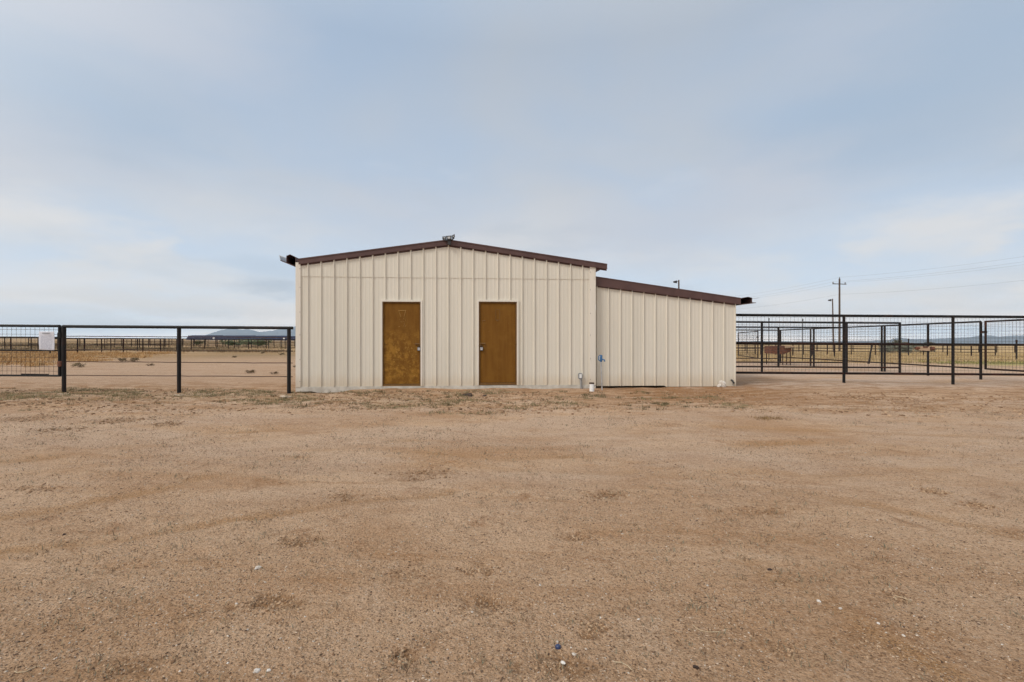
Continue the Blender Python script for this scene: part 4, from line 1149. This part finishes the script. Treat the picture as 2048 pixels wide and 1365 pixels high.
names = ('outer power wire strung from the crossarm tip over the field', 'inner power wire strung from the other crossarm tip over the field', 'top power wire strung from pole top to pole top', 'lowest power wire strung below the crossarm')
for k in range(4):
    m = MB()
    for (p, q) in ((t0[k], t1[k]), (t1[k], t2[k])):
        m.tube([p.lerp(q, i / 16) - Vector((0, 0, 0.55 * 4 * (i / 16) * (1 - i / 16))) for i in range(17)], 0.007, 4, False)
    tag(m.build('power_wire', M['grey'], loc=t1[k]), names[k], 'wire', 'power wires')

# ------------------------------------------------------------------ solar farm on the horizon
def solar_table():
    o = thing('solar_array', 'x', 'solar array', (0, 0, 0), 'solar arrays on the horizon')
    m = MB()
    for i in range(4):
        x0 = -9.8 + i * 4.95
        m.hexa([(x0, -1.0, 0.55), (x0 + 4.85, -1.0, 0.55), (x0 + 4.85, 1.5, 3.45), (x0, 1.5, 3.45),
                (x0, -1.03, 0.61), (x0 + 4.85, -1.03, 0.61), (x0 + 4.85, 1.47, 3.51), (x0, 1.47, 3.51)])
    m.build('panel', M['solar'], o)
    for x in (-8, -2.7, 2.7, 8):
        m = MB(); m.tube([(x, 0.1, -0.4), (x, 0.1, 2.0)], 0.09, 6); m.build('leg', M['galv'], o)
    return o
st = solar_table()
spots = []
for row, (D, px0, px1) in enumerate(((300, 412, 600), (316, 408, 600), (334, 402, 600))):
    x = P(px0, 0, D).x
    while x < P(px1, 0, D).x:
        spots.append((x, D, row)); x += 20.4
ordn = ['first', 'second', 'third', 'fourth', 'fifth', 'sixth', 'seventh']
rows_ = ('nearest', 'middle', 'farthest')
cnt = [0, 0, 0]
for i, (x, D, row) in enumerate(spots):
    if row == 0 and 2 < cnt[0] < 4: pass
    lab = 'dark solar array in the %s row of the solar farm, %s from the open end' % (rows_[row], ordn[min(cnt[row], 6)])
    cnt[row] += 1
    o = st if i == 0 else copy_tree(st, (0, 0, 0), lab)
    o['label'] = lab
    o.location = (x, D, gz(x, D))

for px, py, D, lab in ((427.5, 676, 290, 'small white utility cabinet before the solar farm, clear of the shed'), (568, 677, 290, 'small white utility cabinet before the solar farm, close beside the shed')):
    p = P(px, py, D); z0 = gz(p.x, D)
    o = thing('utility_cabinet', lab, 'cabinet', (p.x, D, z0))
    MB().box((p.x - 0.4, D - 0.4, p.z - 0.55), (p.x + 0.4, D + 0.4, p.z + 0.5)).build('body', M['white'], o)
    MB().box((p.x - 0.08, D - 0.08, z0 - 0.2), (p.x + 0.08, D + 0.08, p.z - 0.55)).build('post', M['galv'], o)
    MB().prism([(p.x - 0.5, D - 0.5, p.z + 0.5), (p.x + 0.5, D - 0.5, p.z + 0.5), (p.x, D - 0.5, p.z + 0.65)], (0, 1.0, 0)).build('roof', M['white'], o)

# ------------------------------------------------------------------ plants
def shrub_proto(name, label, cat, leafmat, w_, h_, n, seed, group):
    """a bush of many small leaf faces on a few twigs"""
    o = thing(name, label, cat, (0, 0, 0), group)
    rd = random.Random(seed)
    tw = MB()
    for i in range(9):
        a = rd.uniform(0, 6.28); l = rd.uniform(0.5, 0.95)
        tw.tube([(0, 0, -0.03), (math.cos(a) * w_ * 0.25 * l, math.sin(a) * w_ * 0.25 * l, h_ * 0.5 * l), (math.cos(a) * w_ * 0.5 * l, math.sin(a) * w_ * 0.5 * l, h_ * 0.92 * l)], [0.012, 0.008, 0.004], 4, False)
    tw.build('stem', M['twig'], o)
    lf_ = MB()
    clumps = [(rd.uniform(-.4, .4) * w_, rd.uniform(-.4, .4) * w_, rd.uniform(0.25, 0.85) * h_, rd.uniform(0.12, 0.26)) for _ in range(12)]
    for i in range(n):
        cx_, cy_, cz_, cr_ = rd.choice(clumps)
        x, y, z = cx_ + rd.gauss(0, cr_ * w_ * 0.5), cy_ + rd.gauss(0, cr_ * w_ * 0.5), abs(cz_ + rd.gauss(0, cr_ * h_ * 0.6))
        s = rd.uniform(0.5, 1.0) * 0.05 * max(w_, 0.5)
        v1 = Vector((rd.gauss(0, 1), rd.gauss(0, 1), rd.gauss(0, 1))).normalized(); v2 = v1.orthogonal()
        p = Vector((x, y, z))
        lf_.add([p - v1 * s, p + v2 * s * 0.45, p + v1 * s, p - v2 * s * 0.45], [(0, 1, 2, 3)])
    lf_.build('leaves', M[leafmat], o)
    return o
def plant_all(proto, items, group):
    for i, (px, D, sc_, lab) in enumerate(items):
        x = (px - CX) / F * D; loc = (x, D, gz(x, D) - 0.02)
        o = proto if i == 0 else copy_tree(proto, loc, lab, random.uniform(0, 6.28), sc_)
        o.location = loc; o.scale = (sc_,) * 3; o['label'] = lab
bush = shrub_proto('green_bush', 'x', 'bush', 'shrub', 2.2, 1.15, 900, 3, 'green bushes behind the empty pens')
plant_all(bush, [(455, 72, 0.9, 'green bush behind the empty pens, at the open end of its row'), (474, 73, 0.75, 'small green bush behind the empty pens, second from the open end'),
                 (492, 71, 1.05, 'widest green bush in the middle of the row behind the pens'), (510, 72, 1.0, 'dense green bush behind the pens, second from the shed'),
                 (528, 70, 0.95, 'green bush behind the pens, closest to the shed'), (400, 80, 0.8, 'lone grey green bush well apart from the row behind the pens')], '')
fb = shrub_proto('scrub_bush', 'x', 'bush', 'shrub_far', 3.2, 1.6, 800, 9, 'scrub bushes past the corral')
plant_all(fb, [(1782, 58, 0.9, 'grey scrub bush past the corral, first of the clump by the thick post'), (1800, 60, 1.1, 'taller grey scrub bush in the middle of the clump past the corral'),
               (1820, 57, 0.85, 'grey scrub bush beside the short stout stake'), (1842, 61, 0.95, 'grey scrub bush last in the clump, nearest the wooden block')], '')
dry = shrub_proto('dry_weed', 'x', 'weed', 'shrub_dry', 0.36, 0.16, 260, 17, 'dry weeds on the bare ground behind the rail fence')
plant_all(dry, [(80, 20.5, 0.8, 'small dry weed seen through the gate mesh below the notice'), (160, 20, 1.3, 'yellow green weed tuft just behind the fence beside the gate post'),
                (243, 25, 1.2, 'dark dry weed under the dry grass edge, nearer the gate'), (268, 25, 1.4, 'darkest dry weed under the dry grass edge, nearer the middle post'),
                (298, 21.5, 0.8, 'low dry weed left of the middle fence post'), (443, 45, 1.3, 'dry weed beneath the far fence, past the middle post'),
                (498, 17.0, 0.9, 'round dry weed between the middle post and the shed'), (546, 16.6, 0.7, 'thin dry weed close before the last fence post'),
                (470, 31, 0.9, 'tiny dry weed alone on the pale dirt behind the rods'), (525, 41, 1.1, 'dry weed at the far edge of the pale dirt'),
                (562, 38, 1.2, 'greenish dry weed behind the last fence post'), (590, 21, 0.7, 'dry weed showing in the gap beside the shed corner')], '')
drymound = (1538, 8.25)

def blades_into(mb, x, y, z, h, n, spread, cols, rd, lean=0.5, wd=0.006):
    for _ in range(n):
        a = rd.uniform(0, 6.28); l = h * rd.uniform(0.5, 1.0); k = rd.uniform(0.1, lean)
        bx, by = x + rd.gauss(0, spread), y + rd.gauss(0, spread)
        p0 = Vector((bx, by, z)); p1 = p0 + Vector((math.cos(a) * k * l * 0.4, math.sin(a) * k * l * 0.4, l * 0.6)); p2 = p0 + Vector((math.cos(a) * k * l, math.sin(a) * k * l, l * (1 - 0.35 * k)))
        s = Vector((-math.sin(a), math.cos(a), 0)) * wd
        if rd.random() < 0.5: s = Vector((wd, 0, 0))
        mb.col = rd.choice(cols)
        mb.add([p0 - s, p0 + s, p1 + s * 0.7, p1 - s * 0.7, p2], [(0, 1, 2, 3), (3, 2, 4)])

# tall dry grass behind the gate: one mass
rd = random.Random(21)
mb = MB()
gold = [(0.47, 0.27, 0.10), (0.40, 0.20, 0.065), (0.54, 0.35, 0.16), (0.30, 0.145, 0.045), (0.50, 0.33, 0.16)]
n_done = 0
while n_done < 5200:
    D = rd.uniform(19.5, 42); px = rd.uniform(-260, 410)
    edge = 20.6 + 3.2 * float(sstep(px, 60, 180)) + 13.0 * float(sstep(px, 150, 400)) + 1.1 * math.sin(px * 0.06) + 0.8 * math.sin(px * 0.17)
    if D < edge: continue
    if px > 200 and D > 40: continue
    x = (px - CX) / F * D
    if vnoise(np.array([x]), np.array([D]), 2.6, 55)[0] < -0.35: continue
    hgt = 0.20 + 0.20 * float(vnoise(np.array([x]), np.array([D]), 1.4, 56)[0])
    if hgt < 0.07: continue
    blades_into(mb, x, D, gz(x, D) - 0.01, hgt * rd.uniform(0.7, 1.2), 7, 0.16, gold, rd, 1.5, 0.010)
    n_done += 1
mb.build('dry_grass', M['blades'])['kind'] = 'stuff'

# low golden grass in the field past the corral
rd = random.Random(22); mb = MB()
pale = [(0.52, 0.38, 0.19), (0.45, 0.32, 0.15), (0.40, 0.30, 0.14), (0.55, 0.43, 0.25)]
grn_ = [(0.20, 0.21, 0.055), (0.26, 0.25, 0.08), (0.32, 0.28, 0.11)]
for _ in range(6500):
    D = rd.uniform(26.5, 62); px = rd.uniform(1440, 2200); x = (px - CX) / F * D
    if x > 23.5 and D < 30: cols = grn_
    else: cols = pale
    blades_into(mb, x, D, gz(x, D) - 0.01, rd.uniform(0.10, 0.24), 4, 0.15, cols, rd, 0.9, 0.014)
mb.build('field_grass', M['blades'])['kind'] = 'stuff'

# low brown scrub on the plain behind the pens: one mass
rd = random.Random(27); mb = MB()
scr = [(0.17, 0.115, 0.06), (0.22, 0.15, 0.08), (0.13, 0.12, 0.06), (0.27, 0.19, 0.10), (0.15, 0.09, 0.045)]
k = 0
while k < 3800:
    D = 44 + 90 * rd.random() ** 1.5; px = rd.uniform(-250, 610); x = (px - CX) / F * D
    if vnoise(np.array([x * 0.4]), np.array([D]), 5.0, 58)[0] < rd.uniform(-0.1, 0.5): continue
    k += 1
    blades_into(mb, x, D, gz(x, D) - 0.02, rd.uniform(0.15, 0.50), 6, 0.30, scr, rd, 1.3, 0.022)
mb.build('scrub', M['blades'])['kind'] = 'stuff'

# tiny weeds and dry sprigs over the yard: nobody could count them
rd = random.Random(23); mb = MB()
sage = [(0.16, 0.155, 0.075), (0.23, 0.20, 0.10), (0.13, 0.13, 0.055), (0.34, 0.27, 0.15), (0.19, 0.13, 0.07)]
sprig = [(0.18, 0.11, 0.06), (0.13, 0.08, 0.045), (0.15, 0.15, 0.10), (0.30, 0.22, 0.13), (0.20, 0.20, 0.14)]
k = 0
while k < 3600:      # strip before the fence and the shed
    y = rd.uniform(7.9, 11.6); x = rd.uniform(-13, 4.5)
    d_ = vnoise(np.array([x]), np.array([y * 1.8]), 1.1, 77)[0] + 0.6 * vnoise(np.array([x]), np.array([y]), 0.4, 78)[0]
    lim = 0.10 + 0.35 * float(sstep(x, -4.5, 3.0)) + 0.5 * (1 - float(sstep(y, 8.0, 9.2)))
    if x < -4.5 and 9.3 < y < 10.6: lim -= 0.35
    if d_ < lim: continue
    if y > OY + (x - OX) * math.tan(AL) - 0.12 and x > OX - 0.1: continue
    k += 1
    blades_into(mb, x, y, gz(x, y) - 0.004, rd.uniform(0.02, 0.075), rd.randint(3, 7), 0.03, sage, rd, 1.3, 0.0035)
k = 0
dark = [(0.085, 0.085, 0.035), (0.11, 0.10, 0.045), (0.13, 0.085, 0.04), (0.16, 0.12, 0.06)]
while k < 170:       # bolder tufts
    y = rd.uniform(8.4, 11.3); x = rd.uniform(-12, 4.2)
    if y > OY + (x - OX) * math.tan(AL) - 0.25 and x > OX - 0.1: continue
    k += 1
    for _ in range(rd.randint(2, 6)):
        blades_into(mb, x + rd.gauss(0, 0.08), y + rd.gauss(0, 0.04), gz(x, y) - 0.004, rd.uniform(0.03, 0.09), rd.randint(4, 8), 0.025, dark, rd, 1.4, 0.004)
k = 0
while k < 3000:       # scattered sprigs over the open yard
    y = 1.5 + 7.4 * rd.random() ** 1.1; x = rd.uniform(-1.15, 1.15) * y
    if vnoise(np.array([x]), np.array([y]), 0.9, 79)[0] < rd.uniform(-0.5, 0.4): continue
    k += 1
    blades_into(mb, x, y, gz(x, y) - 0.003, rd.uniform(0.012, 0.04), rd.randint(2, 6), 0.016 + 0.004 * y, sprig, rd, 1.6, 0.0009 + 0.0004 * y)
mb.build('weeds', M['blades'])['kind'] = 'stuff'

# gravel, crumbs and clods over the yard: one mass of each
def scatter(name, x, y, s, tints, flat=(0.45, 0.8), sink=0.15, long=1.5):
    """many small stones as one mesh"""
    n = len(x); z = ground_z(x, y)
    bv = np.array(ICO[0][0]); bf = np.array(ICO[0][1])
    k = 1 + 0.28 * (rng.random((n, 12, 1)) * 2 - 1)
    dims = np.stack([rng.uniform(0.8, long, n), rng.uniform(0.7, 1.1, n), rng.uniform(*flat, n)], 1) * s[:, None]
    v = bv[None] * k * dims[:, None, :]
    a = rng.uniform(0, 6.283, n); ca, sa = np.cos(a)[:, None], np.sin(a)[:, None]
    vx = v[..., 0] * ca - v[..., 1] * sa + x[:, None]; vy = v[..., 0] * sa + v[..., 1] * ca + y[:, None]
    vz = v[..., 2] + (z + s * sink)[:, None]
    co = np.stack([vx, vy, vz], -1).reshape(-1, 3)
    tri = (bf[None] + (np.arange(n) * 12)[:, None, None]).reshape(-1, 3)
    me = bpy.data.meshes.new(name)
    me.vertices.add(len(co)); me.vertices.foreach_set('co', co.ravel())
    me.loops.add(tri.size); me.loops.foreach_set('vertex_index', tri.ravel().astype(np.int32))
    me.polygons.add(len(tri)); me.polygons.foreach_set('loop_start', (np.arange(len(tri)) * 3).astype(np.int32))
    me.update(calc_edges=True)
    at = me.color_attributes.new('tint', 'FLOAT_COLOR', 'POINT')
    t_ = np.repeat(np.concatenate([tints, np.ones((n, 1))], 1), 12, axis=0)
    at.data.foreach_set('color', t_.astype(np.float32).ravel())
    me.materials.append(M['gravel'])
    o = bpy.data.objects.new(name, me); COL.objects.link(o); o['kind'] = 'stuff'
    return o
pc = np.array([(0.10, 0.055, 0.032), (0.07, 0.04, 0.025), (0.16, 0.09, 0.05), (0.13, 0.085, 0.06), (0.20, 0.12, 0.07), (0.40, 0.27, 0.17), (0.46, 0.32, 0.21), (0.50, 0.37, 0.26), (0.56, 0.43, 0.32)])
wc = np.array([(0.66, 0.60, 0.53), (0.58, 0.51, 0.43), (0.52, 0.45, 0.38)])
N = 70000
yy = 1.3 * (10.2 / 1.3) ** rng.random(N)
xx = (rng.random(N) * 2 - 1) * 1.15 * yy
keep = vnoise(xx, yy, 0.7, 31) + 0.6 * vnoise(xx, yy, 0.22, 32) > 0.75 * rng.random(N) - 0.55
xx, yy = xx[keep], yy[keep]; n = len(xx)
ss = 0.0011 + 0.0034 * rng.random(n) ** 5 + 0.00055 * yy * rng.uniform(0.5, 1.0, n)
tt = np.where((rng.random(n) < 0.05)[:, None], wc[rng.integers(0, len(wc), n)], pc[rng.integers(0, len(pc), n)])
scatter('gravel', xx, yy, ss, tt, long=1.9)

# clods: churned strip before the fence and shed, and the scuffed hollows
ct = np.array([(0.47, 0.32, 0.20), (0.42, 0.275, 0.165), (0.35, 0.22, 0.13), (0.30, 0.18, 0.10), (0.24, 0.14, 0.075), (0.20, 0.105, 0.05), (0.15, 0.08, 0.04)])
N = 26000
yy = rng.uniform(7.4, 11.4, N); xx = rng.uniform(-13, 12, N)
keep = rng.random(N) < rough_zone(xx, yy) * (0.25 + 0.75 * sstep(vnoise(xx, yy, 0.8, 34), -0.3, 0.4)) * 0.6
keep &= ~((yy > OY + (xx - OX) * math.tan(AL) - 0.15) & (xx > OX - 0.1))
keep &= ~((xx > -5.6) & (xx < -3.6) & (yy > 10.9))
xx, yy = xx[keep], yy[keep]; n = len(xx)
x2, y2 = [], []
for cx_, cy_, a_, b_, k_ in SCUFFS:
    m_ = int(140 * k_)
    x2.append(cx_ + rng.normal(0, 0.6, m_) * a_); y2.append(cy_ + rng.normal(0, 0.6, m_) * b_)
x2, y2 = np.concatenate(x2), np.concatenate(y2)
ss = np.concatenate([0.009 + 0.024 * rng.random(n) ** 2.5, (0.0022 + 0.0016 * y2) * rng.uniform(0.5, 1.4, len(y2))])
xx, yy = np.concatenate([xx, x2]), np.concatenate([yy, y2])
scatter('soil_clods', xx, yy, ss, ct[rng.integers(0, len(ct), len(xx))], flat=(0.5, 0.8), sink=0.05)

# ------------------------------------------------------------------ single things lying in the yard
def on_ground(px, py):
    D = 1.2 * F / (py - CY)
    for _ in range(6):
        x = (px - CX) / F * D; D = (CAM_H - gz(x, D)) * F / (py - CY)
    return Vector(((px - CX) / F * D, D, gz((px - CX) / F * D, D)))
def stone(px, py, wpx, label, flat=0.6, mat='stone', sub=1, rough=0.28):
    p = on_ground(px, py); s = wpx * 0.40 / F * p.y
    m_ = MB(); m_.blob((p.x, p.y, p.z + s * flat * 0.12), s, s * 0.75, s * flat, px * 3 + py, rough, sub)
    tag(m_.build('stone', M[mat], loc=p), label, 'stone', 'loose stones in the yard')
stone(516, 1137, 16, 'white stone lying on open dirt nearest to grey green sprigs')
stone(513, 1344, 18, 'largest pale stone, ring shaped pair near the bottom edge')
stone(537, 1342, 12, 'slim white stone just beside the largest pale stone')
stone(473, 1208, 7, 'small white stone at the rim of the dark scuffed hollow')
stone(495, 1260, 7, 'small white stone below the dark scuffed hollow')
stone(1080, 1171, 8, 'round white pebble alone on smooth dirt below the doors')
stone(945, 1225, 6, 'small white pebble inside a brown hoof scuff')
stone(1115, 1284, 7, 'pale pebble just above the dark blue bottle cap')
stone(1148, 1310, 11, 'grey wedge shaped stone beside the dark blue bottle cap')
stone(1126, 1326, 15, 'half buried grey stone below the dark blue bottle cap', 0.3)
stone(1415, 1172, 8, 'pale angular stone between two brown wheel streaks')
stone(1637, 1203, 11, 'flat white stone lying in a brown wheel streak')
stone(1681, 1218, 9, 'thin white flake stone just below the flat white stone')
stone(1757, 1248, 9, 'white flake stone at the edge of the lower brown streak')
stone(1807, 1272, 9, 'white stone among chips at the head of the lower brown streak')
stone(1742, 1074, 6, 'round cream stone alone on open dirt below the corral')
stone(1392, 1336, 15, 'rounded dark brown stone near the bottom edge', 0.7, 'darkscrap')
stone(424, 1265, 12, 'rounded brown stone on plain dirt, larger than its neighbours', 0.7, 'wood')
stone(128, 1070, 8, 'dark brown stone alone on the smooth dirt before the gate', 0.8, 'darkscrap')
stone(1539, 1140, 12, 'dark dung coloured lump at the end of a brown streak', 0.6, 'darkscrap')
p = on_ground(1116, 1296)
m = MB(); m.tube([(p.x, p.y, p.z - 0.004), (p.x, p.y, p.z + 0.008), (p.x, p.y, p.z + 0.011)], [0.011, 0.011, 0.008], 16)
tag(m.build('bottle_cap', M['bluelid'], loc=p), 'small dark blue plastic bottle cap lying in the dirt', 'bottle cap')
def straw(pts, label):
    q = [on_ground(*a) + Vector((0, 0, 0.003)) for a in pts]
    m_ = MB(); m_.tube(q, 0.0015, 5)
    tag(m_.build('straw_stalk', M['straw'], loc=q[0]), label, 'straw', 'straw stalks on the dirt')
straw([(1386, 1251), (1391, 1257), (1402, 1263), (1418, 1266), (1440, 1265.5)], 'curved pale straw stalk like a shallow bowl')
straw([(1228, 1326), (1243, 1327), (1256, 1334), (1264, 1342)], 'arched pale straw stalk near the bottom edge')
straw([(29, 1345), (34, 1347), (50, 1346), (70, 1336), (78, 1334)], 'bent straw stalk on loose soil nearest the corner')
straw([(1786, 1197), (1800, 1195), (1815, 1201), (1824, 1207)], 'kinked pale straw stalk with a side twig')

def scrap(pts, label, h=0.02):
    q = [on_ground(*a) for a in pts]; m_ = MB()
    n_ = len(q); c_ = sum(q, Vector()) / n_
    top = [p_.lerp(c_, 0.25) + Vector((0, 0, h)) for p_ in q]
    m_.add([p_ - Vector((0, 0, 0.01)) for p_ in q] + top, [tuple(range(n_, 2 * n_))] + [(i, (i + 1) % n_, n_ + (i + 1) % n_, n_ + i) for i in range(n_)])
    tag(m_.build('scrap', M['darkscrap'], loc=c_), label, 'scrap', 'dark scraps before the shed')
scrap([(922, 791.5), (935, 793), (944, 794), (945.5, 791), (943, 788.5), (933, 790)], 'long dark brown scrap lying before the gap between the doors', 0.035)
scrap([(964, 793), (970, 794), (974, 792.6), (972, 791), (967, 792)], 'shorter dark brown scrap beside the long one', 0.02)
# flat stone at the foot of the last fence post
p = on_ground(570, 793.5)
m = MB(); m.blob((p.x, p.y, p.z + 0.0), 0.15, 0.09, 0.028, 77, 0.3, 1)
tag(m.build('stone', M['tan_stone'], loc=p), 'flat pale slab of stone at the foot of the last fence post', 'stone', 'loose stones in the yard')
for px, py, lab in ((128, 789, 'crumbled concrete collar at the foot of the gate post'), (359, 791, 'crumbled concrete collar at the foot of the middle fence post')):
    p = on_ground(px, py); m = MB()
    for k in range(7):
        a = k * 0.9; m.blob((p.x + 0.075 * math.cos(a), p.y - 0.02 + 0.06 * math.sin(a), p.z + 0.004), 0.045, 0.04, 0.014, k + px, 0.3, 0)
    tag(m.build('concrete_collar', M['tan_stone'], loc=p), lab, 'concrete')
# dry clump on the little mound
p = on_ground(1537, 838); rd = random.Random(31); mb = MB()
for _ in range(60):
    blades_into(mb, p.x + rd.gauss(0, 0.13), p.y + rd.gauss(0, 0.07), p.z + 0.0, rd.uniform(0.02, 0.06), 5, 0.02, [(0.22, 0.13, 0.05), (0.32, 0.21, 0.09), (0.16, 0.09, 0.035)], rd, 1.5, 0.003)
o = mb.build('grass_clump', M['blades'], loc=p)
tag(o, 'flattened dry grass clump on a small mound before the lean-to', 'grass clump')

# ------------------------------------------------------------------ air between here and the mountains
mb = MB(); mb.box((-11000, -11000, -110), (11000, 11000, 300))
m, t, b, pos = material('haze')
t.t.nodes.clear()
out = t.n('ShaderNodeOutputMaterial'); pv = t.n('ShaderNodeVolumePrincipled')
pv.inputs['Color'].default_value = (0.60, 0.80, 1.0, 1)
pv.inputs['Density'].default_value = 0.00009
pv.inputs['Anisotropy'].default_value = 0.2
t.l(pv.outputs[0], out.inputs['Volume'])
mb.build('haze', m)['kind'] = 'stuff'
